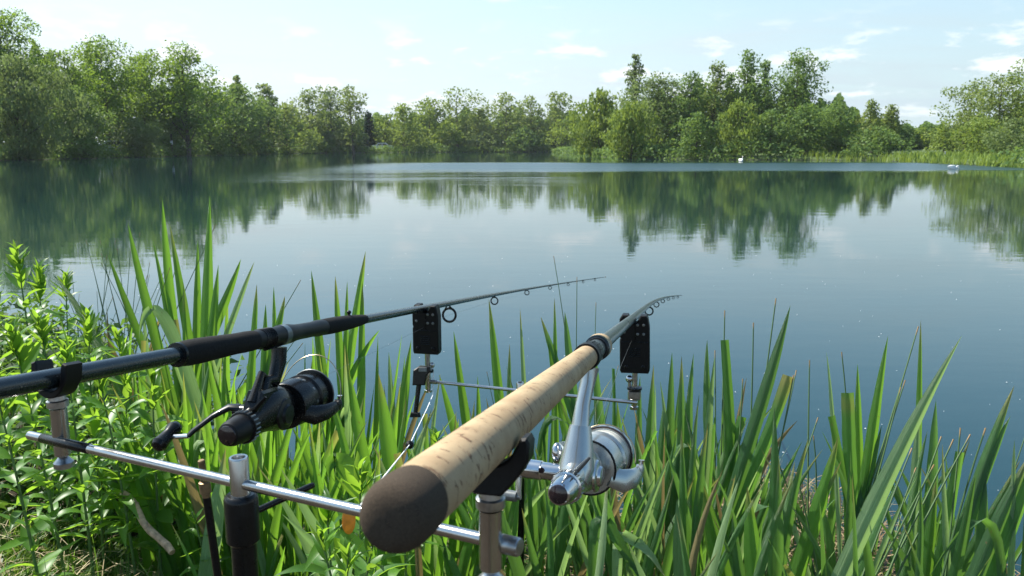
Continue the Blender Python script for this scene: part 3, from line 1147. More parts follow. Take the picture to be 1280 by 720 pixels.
z_end = .985
cork = span(r2, .374, z_end, 60)
sweep_uv('cork_handle', cork, [.0168 - .0028 * (i / 59) ** 1.1 for i in range(60)], M['cork'], rodR)
pt, ff = at_depth(r2, .36)
cap_ = MB().lathe(pt - ff * .006, ff, [(-.0085, .0002), (-.0083, .0060), (-.0076, .0100), (-.0062, .0130), (-.0036, .0153), (.0, .0166), (.005, .0173),
                              (.012, .0174), (.018, .0173), (.0245, .01705)], 44, cap=False)
cap_.build('butt_cap', M['rubber_cork'], rodR)
# collar rings, seat, threads, front cork
pt, ff = at_depth(r2, z_end)
MB().lathe(pt, ff, [(-.004, .0137), (-.004, .0166), (.010, .0172), (.012, .0150), (.016, .0150), (.017, .0166), (.024, .0162), (.026, .0138)], 30).build('hood_ring', M['black_plastic'], rodR)
MB().lathe(pt, ff, [(.02, .0128), (.135, .0128)], 28).build('reel_seat', M['carbon_grey'], rodR)
nut = MB(); nut.lathe(pt, ff, [(.026, .0138), (.028, .0158), (.052, .0152), (.054, .0138)], 28)
f2, rt2, dn2 = frame(ff)
for k in range(14):
    q = 2 * pi * k / 14
    c = pt + ff * .040 + (rt2 * cos(q) + dn2 * sin(q)) * .0152
    nut.sweep([c - ff * .011, c + ff * .011], .0013, 6)
nut.build('locking_nut', M['black_plastic'], rodR)
MB().lathe(pt, ff, [(.100, .0128), (.101, .0150), (.108, .0150), (.110, .0132)], 28).build('front_ring', M['black_plastic'], rodR)
MB().lathe(pt, ff, [(.118, .0142), (.120, .0172), (.135, .0180), (.150, .0168), (.152, .0120)], 30).build('front_cork', M['cork'], rodR)
MB().lathe(pt, ff, [(.107, .0130), (.109, .0175), (.118, .0178), (.121, .0172)], 30).build('winding_check', M['carbon'], rodR)
bl = [p for z, p in r2 if z >= 1.13]
nb_ = len(bl)
MB().sweep([at_depth(r2, 1.115)[0]] + bl, [.0100 * (1 - i / nb_) ** 1.0 + .0014 for i in range(nb_ + 1)], 14).build('blank', M['carbon_grey'], rodR)
for z in (1.26, 1.42, 1.50):
    MB().sweep(span(r2, z, z + .035, 3), .0106 - (z - 1.2) * .003, 14).build('whipping', M['black_gloss'], rodR)
for z, rad, dr in ((1.93, .0150, .026), (2.36, .0115, .019), (2.70, .0085, .014), (2.98, .0066, .011), (3.22, .0055, .009), (3.42, .0048, .008), (3.60, .0043, .007)):
    p, f = at_depth(r2, z)
    f, r_, d = frame(f)
    guide(rodR, p, f, d, rad, dr)


# --- reels
def reel(pts, z, label, sc, dax, mats, style):
    p, f = at_depth(pts, z)
    f, r, d = frame(f)
    body, trim, spool_m, knob_m, wire = [M[k] for k in mats]
    o = p + d * dax                     # on the spool axis, under the foot
    if style == 'black':                # sits a little nose-up on its foot
        m_ = Matrix.Rotation(radians(-4), 3, r)
        f = m_ @ f; d = m_ @ d
        if f.z < (pts[5][1] - pts[0][1]).normalized().z:
            m_ = Matrix.Rotation(radians(8), 3, r); f = m_ @ f; d = m_ @ d

    if style == 'silver':               # set skew: the spool end swings out to the right
        m_ = Matrix.Rotation(radians(8), 3, d)
        f2_ = m_ @ f
        if f2_.dot(r) < 0:
            m_ = Matrix.Rotation(radians(-8), 3, d); f2_ = m_ @ f
        f, r = f2_, m_ @ r
    rs = 1.2 if style == 'silver' else 1.0

    def Q(a, s, dd):
        return o + (f * a + r * s + d * dd) * sc
    root = thing('fishing_reel', o, label, 'fishing reel')
    foot = MB().sweep([p + d * .0145 - f * .036, p + d * .0135 - f * .012, p + d * .0135 + f * .012, p + d * .0145 + f * .036],
                      [.003, .0058, .0058, .003], 12, squash=(1.1, .5))
    foot.build('reel_foot', body, root)
    top = dax / sc
    stem = MB()
    if style == 'silver':
        stem.sweep([Q(.004, 0, -top + .015), Q(.0, 0, -top + .032), Q(-.010, -.002, -top + .055), Q(-.018, -.002, -top + .08), Q(-.020, -.001, -.03)],
                   [.0120 * sc, .0088 * sc, .0085 * sc, .0105 * sc, .014 * sc], 18, squash=(1, .8))
    else:
        stem.sweep([Q(.010, 0, -top + .014), Q(.008, 0, -top + .03), Q(-.004, 0, -top + .05), Q(-.020, 0, -.04), Q(-.034, 0, -.010)],
                   [.0115 * sc, .0118 * sc, .0100 * sc, .0085 * sc, .0095 * sc], 14, squash=(.75, .95))
        stem.sweep([Q(-.006, 0, -top + .052), Q(-.030, 0, -.050), Q(-.050, 0, -.022)], [.003 * sc, .0042 * sc, .006 * sc], 10)
    stem.build('stem', body, root)
    # housing: a tapering shell from the knob forward to the rotor
    h = MB()
    h.sweep([Q(-.066, 0, .0), Q(-.055, 0, -.001), Q(-.040, 0, -.004), (Q(-.022, 0, -.007)), Q(-.004, 0, -.004), Q(.014, 0, 0), Q(.022, 0, 0)],
            [.0135 * sc, .0150 * sc, .0190 * sc, .0235 * sc, .0250 * sc, .0225 * sc, .017 * sc], 22, squash=(.80, 1.05), up=-d)
    if style == 'silver':
        h.sweep([Q(-.024, 0, -.058), Q(-.028, 0, -.035), Q(-.034, 0, -.012), Q(-.045, 0, .0)], [.0120 * sc, .0165 * sc, .0200 * sc, .016 * sc], 18, squash=(1, .8))
    else:
        h.prism([(-.045, -.034), (-.012, -.032), (.0, -.012), (-.06, -.010)], Q(0, 0, 0), f * sc, d * sc, r, .020 * sc, .003)
    h.build('housing', body, root)
    plate = MB()
    plate.lathe(Q(-.010, .0165, 0), r, [(0, .0185 * sc), (.003, .0175 * sc), (.0045, .012 * sc), (.008, .0105 * sc), (.0085, .006 * sc)], 22)
    plate.build('side_plate', trim, root)
    # rear drag knob
    k = MB()
    k.lathe(Q(-.062, 0, 0), -f, [(0, .0150 * sc), (.002, .0172 * sc), (.010 * sc, .0172 * sc), (.0105 * sc, .0152 * sc), (.013 * sc, .0150 * sc),
                                   (.030 * sc, .0138 * sc), (.036 * sc, .0120 * sc), (.038 * sc, .0085 * sc)], 26)
    kb = k.build('drag_knob', knob_m, root)
    rib = MB()
    for i in range(22):
        q = 2 * pi * i / 22
        c = Q(-.062, 0, 0) - f * .006 * sc + (r * cos(q) + d * sin(q)) * .0172 * sc
        rib.sweep([c - f * .0038 * sc, c + f * .0042 * sc], .0011 * sc, 5)
    rib.build('knurling', M['reel_grey'], kb)
    MB().lathe(Q(-.0995, 0, 0), -f, [(0, .0102 * sc), (.0012, .0098 * sc), (.0028, .005 * sc), (.003, .0002)], 22).build('cap_disc', M['dark_lens'], kb)
    # little lever at the back
    lv = MB().sweep([Q(-.052, .004, -.012), Q(-.060, .009, -.018), Q(-.060, .016, -.026), Q(-.058, .021, -.032)], [.004 * sc, .0036 * sc, .003 * sc, .002 * sc], 8, squash=(1, .6))
    lv.build('anti_reverse_lever', M['reel_grey'] if style == 'silver' else trim, root)
    # rotor with its two arms
    ro = MB()
    ro.lathe(Q(.018, (0) * rs, (0) * rs), f, [(0, .020 * sc * rs), (.001, .0255 * sc * rs), (.010 * sc * rs, .0275 * sc * rs), (.026 * sc * rs, .0285 * sc * rs), (.027 * sc * rs, .0262 * sc * rs)], 30)
    for sgn in (-1, 1):
        tilt = .012 if sgn > 0 else -.006
        ro.sweep([Q(.022, (sgn * .020) * rs, (tilt * .5) * rs), Q(.034, (sgn * .031) * rs, (tilt) * rs), Q(.052, (sgn * .0385) * rs, (tilt) * rs), Q(.070, (sgn * .0405) * rs, (tilt * .9) * rs), Q(.080, (sgn * .0400) * rs, (tilt * .8) * rs)],
                 [.010 * sc * rs, .0115 * sc * rs, .0095 * sc * rs, .0075 * sc * rs, .0062 * sc * rs], 14, squash=(1.0, .45), up=r)
        ro.lathe(Q(.078, (sgn * .037) * rs, (tilt * .8) * rs), r * sgn, [(0, .0068 * sc * rs), (.006 * sc * rs, .0068 * sc * rs), (.007 * sc * rs, .005 * sc * rs)], 16)
    ro.build('rotor', body, root)
    MB().torus(Q(.020, (0) * rs, (0) * rs), f, .0262 * sc * rs, .0013 * sc * rs, 30, 6).build('rotor_seal', M['black_gloss'], root)
    # spool: skirt, line, lips
    sp_ = MB()
    sp_.lathe(Q(.046, (0) * rs, (0) * rs), f, [(0, .0245 * sc * rs), (.001, .0262 * sc * rs), (.014 * sc * rs, .0262 * sc * rs), (.0155 * sc * rs, .0285 * sc * rs), (.018 * sc * rs, .0285 * sc * rs), (.019 * sc * rs, .0235 * sc * rs)], 34)
    sp_.lathe(Q(.046, (0) * rs, (0) * rs), f, [(.019 * sc * rs, .0235 * sc * rs), (.040 * sc * rs, .0235 * sc * rs), (.041 * sc * rs, .0295 * sc * rs), (.044 * sc * rs, .0300 * sc * rs), (.046 * sc * rs, .0285 * sc * rs), (.047 * sc * rs, .020 * sc * rs)], 34)
    so = sp_.build('spool', spool_m, root)
    MB().lathe(Q(.046, (0) * rs, (0) * rs), f, [(.0192 * sc * rs, .0262 * sc * rs), (.040 * sc * rs, .0258 * sc * rs)], 30, cap=False).build('wound_line', M['line_wire'] if style == 'silver' else M['black_gloss'], so)
    MB().torus(Q(.089, (0) * rs, (0) * rs), f, .0293 * sc * rs, .0012 * sc * rs, 34, 6).build('spool_lip', M['dark_lens'] if style == 'silver' else M['reel_grey'], so)
    hol = MB()
    for i in range(10):
        q = 2 * pi * i / 10
        n_ = (r * cos(q) + d * sin(q))
        hol.lathe(Q(.053, (0) * rs, (0) * rs) + n_ * .0258 * sc * rs, n_, [(0, .0022 * sc * rs), (.0007, .0022 * sc * rs), (.0009, .0016 * sc * rs)], 10)
    hol.build('port', M['black_gloss'] if style == 'silver' else M['reel_grey'], so)
    MB().lathe(Q(.092, (0) * rs, (0) * rs), f, [(0, .014 * sc * rs), (.006 * sc * rs, .013 * sc * rs), (.008 * sc * rs, .009 * sc * rs)], 20).build('spool_cap', trim, so)
    # bail arch
    bw = []
    for i in range(25):
        q = pi * i / 24
        up_ = -sin(q) * (.040 if style == 'silver' else .050)
        bw.append(Q(.080 + .022 * sin(q), -cos(q) * .042, up_ + .004))
    MB().sweep(bw, .0006 * sc * rs, 8).build('bail_wire', wire, root)
    MB().lathe(Q(.082, (.041) * rs, (.008) * rs), -d, [(0, .0030 * sc * rs), (.003 * sc * rs, .0022 * sc * rs), (.006 * sc * rs, .0022 * sc * rs), (.009 * sc * rs, .0032 * sc * rs)], 12).build('line_roller', M['chrome'], root)
    # crank
    if style == 'silver':
        a = MB()
        a.lathe(Q(-.014, -.016, .001), -r, [(0, .0120 * sc), (.006 * sc, .0105 * sc), (.007 * sc, .0105 * sc), (.030 * sc, .0100 * sc), (.031 * sc, .0112 * sc), (.058 * sc, .0114 * sc), (.060 * sc, .0080 * sc)], 22)
        a.build('handle_shaft', M['chrome'], root)
        g = MB()
        g.lathe(Q(-.0237, -.044, -.002), -f, [(0, .0035 * sc), (.0012 * sc, .0035 * sc)], 12)
        g.lathe(Q(-.0237, -.066, -.0035), -f, [(0, .0042 * sc), (.0012 * sc, .0042 * sc)], 12)
        g.build('oil_port', M['dark_lens'], root)
        a = MB().sweep([Q(-.014, -.071, .000), Q(-.016, -.074, .012), Q(-.018, -.073, .026), Q(-.018, -.072, .036)], [.0068 * sc, .0058 * sc, .0046 * sc, .0040 * sc], 12, squash=(1, .6))
        a.build('crank_arm', body, root)
        a = MB().lathe(Q(-.018, -.070, .034), -r, [(0, .0035 * sc), (.004 * sc, .0035 * sc), (.005 * sc, .0062 * sc), (.018 * sc, .0066 * sc), (.028 * sc, .0060 * sc), (.030 * sc, .003 * sc)], 20)
        a.build('handle_knob', M['reel_grey'], root)
        MB().ell(Q(.0, -.034, -.018), f * .007 * sc, r * .007 * sc, d * .012 * sc, 14, 8).build('balance_weight', trim, root)
    else:
        a = MB().lathe(Q(-.020, -.014, -.002), -r, [(0, .0095 * sc), (.012 * sc, .0085 * sc), (.026 * sc, .0075 * sc), (.028 * sc, .005 * sc)], 18)
        a.build('handle_shaft', body, root)
        a = MB().sweep([Q(-.020, -.034, -.006), Q(-.024, -.045, -.007), Q(-.034, -.060, .002), Q(-.048, -.075, .016), Q(-.052, -.079, .021)],
                       [.0075 * sc, .0066 * sc, .0052 * sc, .0048 * sc, .0046 * sc], 12, squash=(1, .62))
        a.build('crank_arm', M['black_anodised'], root)
        a = MB().sweep([Q(-.052, -.079, .021), Q(-.054, -.100, .023)], .0028 * sc, 10)
        a.build('knob_pin', M['chrome'], root)
        e1 = Q(-.036, -.103, .014); e2 = Q(-.074, -.104, .030)
        a = MB().sweep([e1.lerp(e2, u) for u in (0, .06, .2, .42, .62, .85, .96, 1)],
                       [.003 * sc, .0066 * sc, .0088 * sc, .0072 * sc, .0075 * sc, .0090 * sc, .0066 * sc, .003 * sc], 16)
        a.build('handle_knob', M['black_gloss'], root)
    return root


reel(r1, 1.185, 'black fishing reel under the left rod, its long crank pointing down and left', 1.29, .112,
     ('black_gloss', 'black_anodised', 'black_anodised', 'black_plastic', 'bail'), 'black')
reel(r2, 1.005, 'silver fishing reel hanging under the cork-handled rod, chrome knob facing the camera', 1.10, .148,
     ('reel_silver', 'chrome', 'reel_silver', 'chrome', 'bail'), 'silver')


def line(pts, z0, dax, rings, root):
    p, f = at_depth(pts, z0); f, r, d = frame(f)
    L = [p + d * dax + f * .09 + d * .0 - r * .0]
    for z, drop in rings:
        q, g = at_depth(pts, z); g, r_, d_ = frame(g)
        L.append(q + d_ * drop * 1.0)
    MB().sweep(L, .00022, 5).build('fishing_line', M['reel_grey'], root)


line(r1, 1.23, .085, ((2.02, .030), (2.47, .019), (2.86, .013), (3.15, .010), (3.38, .009), (3.57, .008), (3.72, .007)), rodL)
line(r2, 1.03, .11, ((1.93, .026), (2.36, .019), (2.70, .014), (2.98, .011), (3.22, .009), (3.42, .008), (3.60, .007)), rodR)


# --- rod rests on the near buzz bar
def butt_rest(c, f, r, d, ri, label, bar_p, tall, long_):
    """c: rod axis at the rest; ri: inner radius of the cup"""
    root = thing('rod_rest', bar_p, label, 'rod rest')
    # cup section in (r, -d)
    th = ri * .38
    inner, outer = [], []
    for i in range(13):
        q = pi * (1.12 + .76 * i / 12)
        inner.append((ri * cos(q), ri * sin(q)))
        outer.append(((ri + th * 1.1) * cos(q), (ri + th * 1.35) * sin(q)))
    L = [(-ri * 1.02, ri * .10), (-ri * 1.06, ri * tall * .8), (-ri * 1.25, ri * tall), (-ri * 1.62, ri * tall * .9), (-ri * 1.58, 0)]
    Rr = [(-x, y) for x, y in L]
    poly = outer + [Rr[4], Rr[3], Rr[2], Rr[1], Rr[0]] + inner[::-1] + [L[0], L[1], L[2], L[3], L[4]]
    if tall < 1:        # low open cradle on a deep tapering block
        poly = [(-.5 * ri, -2.05 * ri), (.5 * ri, -2.05 * ri), (.78 * ri, -1.75 * ri), (1.15 * ri, -1.25 * ri), (1.45 * ri, -.7 * ri), (1.48 * ri, -.1 * ri),
                (1.36 * ri, .12 * ri), (1.16 * ri, .08 * ri), (1.06 * ri, -.12 * ri)] + inner[::-1] + \
               [(-1.06 * ri, -.12 * ri), (-1.16 * ri, .08 * ri), (-1.36 * ri, .12 * ri), (-1.48 * ri, -.1 * ri), (-1.45 * ri, -.7 * ri), (-1.15 * ri, -1.25 * ri), (-.78 * ri, -1.75 * ri)]
    cup = MB().prism(poly, c, r, -d, f, long_, ri * .09)
    cup.build('cradle', M['black_plastic'], root)
    b = c + d * (ri + th * 1.0 if tall > 1 else ri * 2.0)
    up = -d
    z = Vector((0, 0, 1))
    H = (b - bar_p).dot(z)
    foot = Vector((b.x, b.y, bar_p.z - .016))
    hgt = b.z - foot.z
    MB().lathe(foot + z * (hgt - .012), z, [(0, .0075), (.001, .0098), (.007, .0098), (.008, .008), (.012, .0075)], 24).build('lock_nut', M['steel_worn'], root)
    MB().lathe(foot, z, [(0, .0070), (.001, .0078), (hgt - .013, .0078)], 26).build('stem', M['steel'], root)
    th_ = MB()
    th_.lathe(foot - z * .006, z, [(-.007, .0075), (-.006, .0092), (-.001, .0092), (0, .0080), (.005, .004)], 22)
    th_.build('thumb_screw', M['steel_worn'], root)
    return root


barA = C(37, 544, .80)
barB = C(650, 684.5, .53)
barD = (barB - barA).normalized()
ZU = Vector((0, 0, 1))


def on_bar(p):
    a = Vector((barA.x, barA.y)); b = Vector((barB.x, barB.y)); q = Vector((p.x, p.y))
    return barA.lerp(barB, (q - a).dot(b - a) / (b - a).length_squared)


pL, fL = at_depth(r1, .775)
fL, rL, dL = frame(fL)
pR, fR = at_depth(r2, .525)
fR, rR, dR = frame(fR)
bpL, bpR = on_bar(pL), on_bar(pR)
butt_rest(pL, fL, rL, dL, .0125, 'black cradle on a steel stem holding the thin black rod at the left', bpL, 1.3, .022)
butt_rest(pR, fR, rR, dR, .0182, 'black open cradle on a steel stem holding up the cork handle', bpR, .9, .020)
# bar between them
bar = thing('buzz_bar', (barA + barB) / 2, 'long polished steel cross bar between the two black rod cradles', 'support bar')
mb = MB()
Lb = (barB - barA).length
mb.lathe(barA, barD, [(0, .0030), (.0006, .0044), (Lb - .022, .0044)], 24)
mb.build('bar', M['steel'], bar)
MB().lathe(barA + barD * (Lb - .026), barD, [(0, .0050), (.0005, .0064), (.0245, .0064), (.026, .0056), (.0262, .0040)], 26).build('end_cap', M['steel_worn'], bar)
MB().lathe(barA + barD * .022, barD, [(0, .0046), (.0004, .00485), (.075, .00485), (.0754, .0046)], 24).build('dark_sleeve', M['black_gloss'], bar)
# bank stick with steel socket
c0 = barA.lerp(barB, 0); kk = (300 - 37) / (650 - 37)
bs_d = 1 / (1 / .80 + (1 / .53 - 1 / .80) * kk)
bs = C(300, 544 + (684.5 - 544) * kk, bs_d)
stick = thing('bank_stick', Vector((bs.x, bs.y, gz(bs.x, bs.y))), 'thick black bank stick with a hollow steel socket gripping the long cross bar', 'bank stick')
tube = MB()
tube.lathe(bs, ZU, [(-.040, .0062), (-.040, .0079), (.0215, .0079), (.0228, .0072), (.0228, .0056), (.021, .0050), (.005, .0050), (.004, .0002)], 32, cap=False)
tube.build('steel_socket', M['steel'], stick)
MB().lathe(bs, ZU, [(-.052, .0112), (-.049, .0136), (-.0135, .0138), (-.0105, .0128), (-.0090, .0108), (-.0090, .0080)], 34).build('collar', M['black_anodised'], stick)
g0 = gz(bs.x, bs.y)
MB().lathe(Vector((bs.x, bs.y, g0 - .25)), ZU, [(0, .002), (.12, .0104), (bs.z - .050 - g0 + .25, .0104)], 26).build('pole', M['black_anodised'], stick)
k0 = bs - ZU * .030
kd = camvec(1, -.34, .9).normalized()
MB().lathe(k0 + kd * .012, kd, [(0, .0028), (.052, .0028), (.055, .0022), (.056, .001)], 14).build('clamp_screw', M['black_gloss'], stick)
# slimmer stick behind with a brass joint
b2 = C(256, 606, 1.05)
g2 = gz(b2.x, b2.y)
st2 = thing('bank_stick', Vector((b2.x, b2.y, g2)), 'thin dark stick with a brass joint standing behind the long cross bar', 'bank stick')
low = Vector((b2.x + .03, b2.y + .02, g2 - .12))
ax = (low - b2).normalized()
MB().sweep([b2, low], .0054, 12).build('pole', M['black_anodised'], st2)
MB().lathe(b2 - ax * .035, ax, [(0, .0035), (.001, .0045), (.030, .0048), (.031, .0075), (.046, .0075), (.047, .0056), (.052, .0056)], 20).build('joint', M['brass'], st2)

# far bar with its stick
fa, fb = C(544, 477.5, 1.86), C(797, 503.5, 1.72)
fbar = thing('buzz_bar', (fa + fb) / 2, 'thin steel cross bar joining the two black bite alarms', 'support bar')
fd = (fb - fa).normalized()
MB().lathe(fa, fd, [(0, .003), (.0005, .0040), ((fb - fa).length - .001, .0040), ((fb - fa).length, .003)], 16).build('bar', M['steel'], fbar)
fs = fa.lerp(fb, (655 - 544) / (797 - 544))
g3 = gz(fs.x, fs.y)
st3 = thing('bank_stick', Vector((fs.x, fs.y, g3)), 'black bank stick with steel top carrying the thin cross bar, behind the cork handle', 'bank stick')
MB().lathe(fs, ZU, [(-.045, .0070), (-.045, .0088), (.018, .0088), (.020, .0078), (.020, .006), (.012, .0055), (.010, .0002)], 26, cap=False).build('steel_socket', M['steel'], st3)
MB().lathe(Vector((fs.x, fs.y, g3 - .3)), ZU, [(0, .002), (.1, .0102), (fs.z - .038 - g3 + .3, .0102)], 22).build('pole', M['black_anodised'], st3)
MB().lathe(fs - ZU * .040, ZU, [(-.030, .0106), (-.029, .0125), (0, .0125), (.002, .009)], 26).build('collar', M['black_anodised'], st3)


# --- bite alarms
def alarm(pts, z, barp, label, w_, h_, lean, face_dx):
    p, f = at_depth(pts, z)
    f, r, d = frame(f)
    root = thing('bite_alarm', barp, label, 'bite alarm')
    up = (ZU + r * lean).normalized()
    rt = (r - up * r.dot(up)).normalized()
    fw = rt.cross(up)
    if fw.y < 0:
        fw = -fw
    c = p - up * .0085          # slot floor, the blank rests on it
    a, h = w_ / 2, h_
    poly = [(-a * .92, -h), (a * .92, -h), (a, -h + .006), (a, -.010), (a * .90, .010), (a * .78, .0165), (a * .42, .0165), (a * .26, .006), (.004, 0),
            (-.004, 0), (-a * .30, .006), (-a * .42, .0175), (-a * .80, .0175), (-a, .008), (-a, -.030), (-a * .94, -.034), (-a, -.038), (-a, -h + .006)]
    MB().prism(poly, c + rt * face_dx, rt, up, fw, .026, .0022).build('case', M['black_plastic'], root)
    fc = c + rt * face_dx - fw * .0140
    for (xx, yy) in ((-a * .68, .000), (a * .22, -.004), (a * .22, -.024), (a * .62, -.004), (a * .62, -.024), (-a * .66, -.020)):
        s_ = MB().lathe(fc + rt * xx + up * yy, -fw, [(-.002, .0030), (.0010, .0030), (.0016, .0022), (.0016, .0002)], 12)
        s_.build('screw', M['reel_grey'], root)
    # moulded seam, sounder slots and a pair of small dials
    sm = MB()
    sm.sweep([fc - rt * a * .96 - up * .042, fc + rt * a * .96 - up * .042], .0009, 6)
    sm.sweep([fc + rt * a * .05 - up * .0, fc + rt * a * .05 - up * .040], .0008, 6)
    sm.build('seam', M['black_gloss'], root)
    for i_ in range(5):
        MB().sweep([fc - rt * .012 - up * (.056 + .0045 * i_), fc + rt * .012 - up * (.056 + .0045 * i_)], .0009, 6).build('sounder_slot', M['black_gloss'], root)
    for q_ in (-1, 1):
        MB().lathe(fc + rt * q_ * .018 - up * (h - .014), -fw, [(-.001, .0048), (.0020, .0046), (.0028, .0036), (.0028, .0002)], 14).build('dial', M['black_gloss'], root)
    pf = c + rt * face_dx - up * (h + .0)
    n_ = 6
    MB().lathe(pf, -ZU, [(-.004, .0062), (.034, .0062), (.035, .0048)], 16).build('stem', M['steel_worn'], root)
    return root, c + rt * face_dx, rt, up, fw, pf


aL = alarm(r1, 1.835, fa + ZU * .0, 'black bite alarm under the left rod, seen against the water', .062, .098, 0, .004)
root, c, rt, up, fw, pf = aL
MB().sweep([pf - ZU * .030, Vector((pf.x, pf.y, fa.z - .018))], .0066, 14).build('stem', M['steel'], root)
MB().lathe(Vector((pf.x, pf.y, fa.z)), ZU, [(.022, .008), (.023, .0135), (.030, .0135), (.031, .009)], 20).build('lock_ring', M['black_gloss'], root)
MB().ell(Vector((pf.x, pf.y, fa.z + .040)) + rt * .011, rt * .006, fw * .006, up * .007, 12, 8).build('side_knob', M['steel_worn'], root)
MB().lathe(Vector((pf.x, pf.y, fa.z - .026)), ZU, [(0, .007), (.001, .0095), (.006, .0095), (.007, .007)], 18).build('thumb_screw', M['steel'], root)
MB().sweep([Vector((pf.x, pf.y, fa.z)), fa + fd * .004], .0052, 12).build('bar_joint', M['steel_worn'], root)
aR = alarm(r2, 1.735, fb, 'black bite alarm under the tip of the cork-handled rod', .064, .112, -.03, .004)
root, c, rt, up, fw, pf = aR
MB().sweep([pf - ZU * .028, Vector((pf.x, pf.y, fb.z - .012))], .0066, 14).build('stem', M['steel'], root)
MB().lathe(Vector((pf.x, pf.y, fb.z)), ZU, [(.016, .008), (.017, .0165), (.021, .0165), (.022, .009)], 22).build('lock_ring', M['black_gloss'], root)
bk = MB().prism([(-.014, -.010), (.014, -.010), (.014, .010), (-.014, .010)], Vector((pf.x, pf.y, fb.z + .004)), rt, ZU, fw, .018, .002)
bk.build('clamp_block', M['steel_worn'], root)
MB().ell(Vector((pf.x, pf.y, fb.z + .040)) - rt * .012, rt * .0085, fw * .0085, ZU * .0085, 16, 10).build('ball_joint', M['chrome'], root)
MB().sweep([Vector((pf.x, pf.y, fb.z + .040)) - rt * .012, Vector((pf.x, pf.y, fb.z + .010)) - rt * .010], .0035, 8).build('joint_arm', M['steel_worn'], root)
MB().lathe(Vector((pf.x, pf.y, fb.z - .030)), ZU, [(0, .006), (.001, .0095), (.007, .0095), (.008, .006), (.02, .006)], 18).build('thumb_screw', M['steel'], root)

# swinger hung from the left alarm
sw0 = C(527, 469, 1.82)
sw = thing('line_indicator', sw0, 'small black swinging line indicator hanging below the left bite alarm', 'indicator')
e = camvec(1, 0, 0); dn = camvec(0, 1, 0); fo = camvec(0, 0, 1)
MB().prism([(-.020, -.022), (.008, -.022), (.012, .0), (.022, .010), (.020, .020), (-.004, .022), (-.018, .012)], sw0, e, -dn, fo, .020, .002).build('clamp_head', M['black_anodised'], sw)
MB().prism([(-.009, -.005), (.009, -.005), (.009, .005), (-.009, .005)], sw0 - dn * .014 + e * .004 - fo * .0115, e, -dn, fo, .006, .001).build('slot', M['reel_grey'], sw)
tail0, tail1 = sw0 + dn * .020 - e * .006, sw0 + dn * .086 - e * .014
MB().sweep([tail0, tail0.lerp(tail1, .5), tail1], [.0058, .0052, .0048], 12).build('arm', M['black_gloss'], sw)
MB().prism([(-.013, -.005), (.012, -.005), (.010, .005), (-.010, .006)], tail1 + dn * .004, e, -dn, fo, .014, .0015).build('line_clip', M['black_plastic'], sw)
MB().sweep([sw0 + e * .016 - dn * .004, Vector((aL[5].x, aL[5].y, sw0.z + .004))], .0040, 10).build('hinge', M['steel_worn'], sw)

# cord with a bead running back from the alarm
q0, q1, q2 = C(541, 500, 1.85), C(512, 556, 1.45), C(447, 637, .597)
cord = thing('indicator_cord', q0, 'thin pale cord with a black bead slanting down behind the dark butt cap', 'cord')
pts = [C(542, 462, 1.87), C(541, 494, 1.86)] + [C(541 + (512 - 541) * u, 496 + (556 - 496) * u, 1.85 - .40 * u) for u in (.25, .6, 1)] + \
      [C(512 + (447 - 512) * u, 556 + (637 - 556) * u, 1 / (1 / 1.45 + (1 / .597 - 1 / 1.45) * u)) for u in (.3, .6, 1)]
MB().sweep(pts, .0011, 6).build('cord', M['sign_white'], cord)
bd = (q2 - q1).normalized()
MB().sweep([q1 - bd * .013, q1 - bd * .010, q1 - bd * .002, q1 + bd * .009, q1 + bd * .012], [.003, .0068, .0080, .0070, .003], 14).build('bead', M['black_plastic'], cord)

# ------------------------------------------------------------ pipe, stick, stone on the bank
def ground_at(px, py):
    """where the view ray meets the bank or water"""
    d = CAM_H / .5
    ray = C(px, py, 1) - CAM
    t = (CAM_H) / -ray.z
    for _ in range(12):
        p = CAM + ray * t
        t = (CAM_H - max(gz(p.x, p.y), 0)) / -ray.z * .5 + t * .5
    p = CAM + ray * t
    return Vector((p.x, p.y, max(gz(p.x, p.y), 0)))


pp = ground_at(350, 760)
pipe = thing('pipe_stub', pp, 'short reddish-brown open pipe end poking up beside the thick bank stick', 'pipe')
pc = C(347, 716, (pp - CAM).dot(camvec(0, 0, 1)) * .93)
pb = Vector((pc.x, pc.y + .01, gz(pc.x, pc.y) - .04))
pa = (pc - pb).normalized()
Lp = (pc - pb).length
MB().lathe(pb, pa, [(0, .021), (Lp - .003, .021), (Lp, .0195), (Lp, .0170), (Lp - .003, .0155), (Lp - .06, .0150), (Lp - .06, .0002)], 30, cap=False).build('pipe_wall', M['clay_pipe'], pipe)

a_, b_ = C(152, 614, 1.86), C(214, 692, 1.76)
cane = thing('dead_cane', a_, 'dry reddish cane lying on the bank at the lower left', 'stick')
pts = []
for i in range(9):
    u = i / 8
    p = a_.lerp(b_, u)
    pts.append(Vector((p.x + .006 * sin(u * 9), p.y, max(p.z, gz(p.x, p.y) + .008) + .004 * sin(u * 7))))
mb = MB(); mb.sweep(pts, [.006, .0072, .0068, .0080, .0074, .0084, .0076, .0086, .007], 10)
mb.build('stalk', M['timber'], cane)
simple('cane', (.42, .27, .17), .8, nscale=60, var=.4, bump=.5, bdist=.001)
cane.children[0].data.materials[0] = M['cane']
for i in (2, 5):
    q = pts[i]
    MB().torus(q, pts[i + 1] - q, .0072, .0015, 14, 6).build('node', M['cane'], cane)

ps = ground_at(188, 735)
ston = MB()
rs_ = random.Random(3)
ston.ell(ps + Vector((.0, .03, -.004)), Vector((.075, .012, 0)), Vector((-.010, .045, 0)), Vector((0, 0, .022)), 22, 12)
for v in ston.V:
    v += Vector((rs_.uniform(-1, 1), rs_.uniform(-1, 1), rs_.uniform(-1, 1))) * .0035
o = ston.build('flat_stone', M['stone'])
tag(o, 'pale flat stone in the cut grass at the bottom left corner area', 'stone')

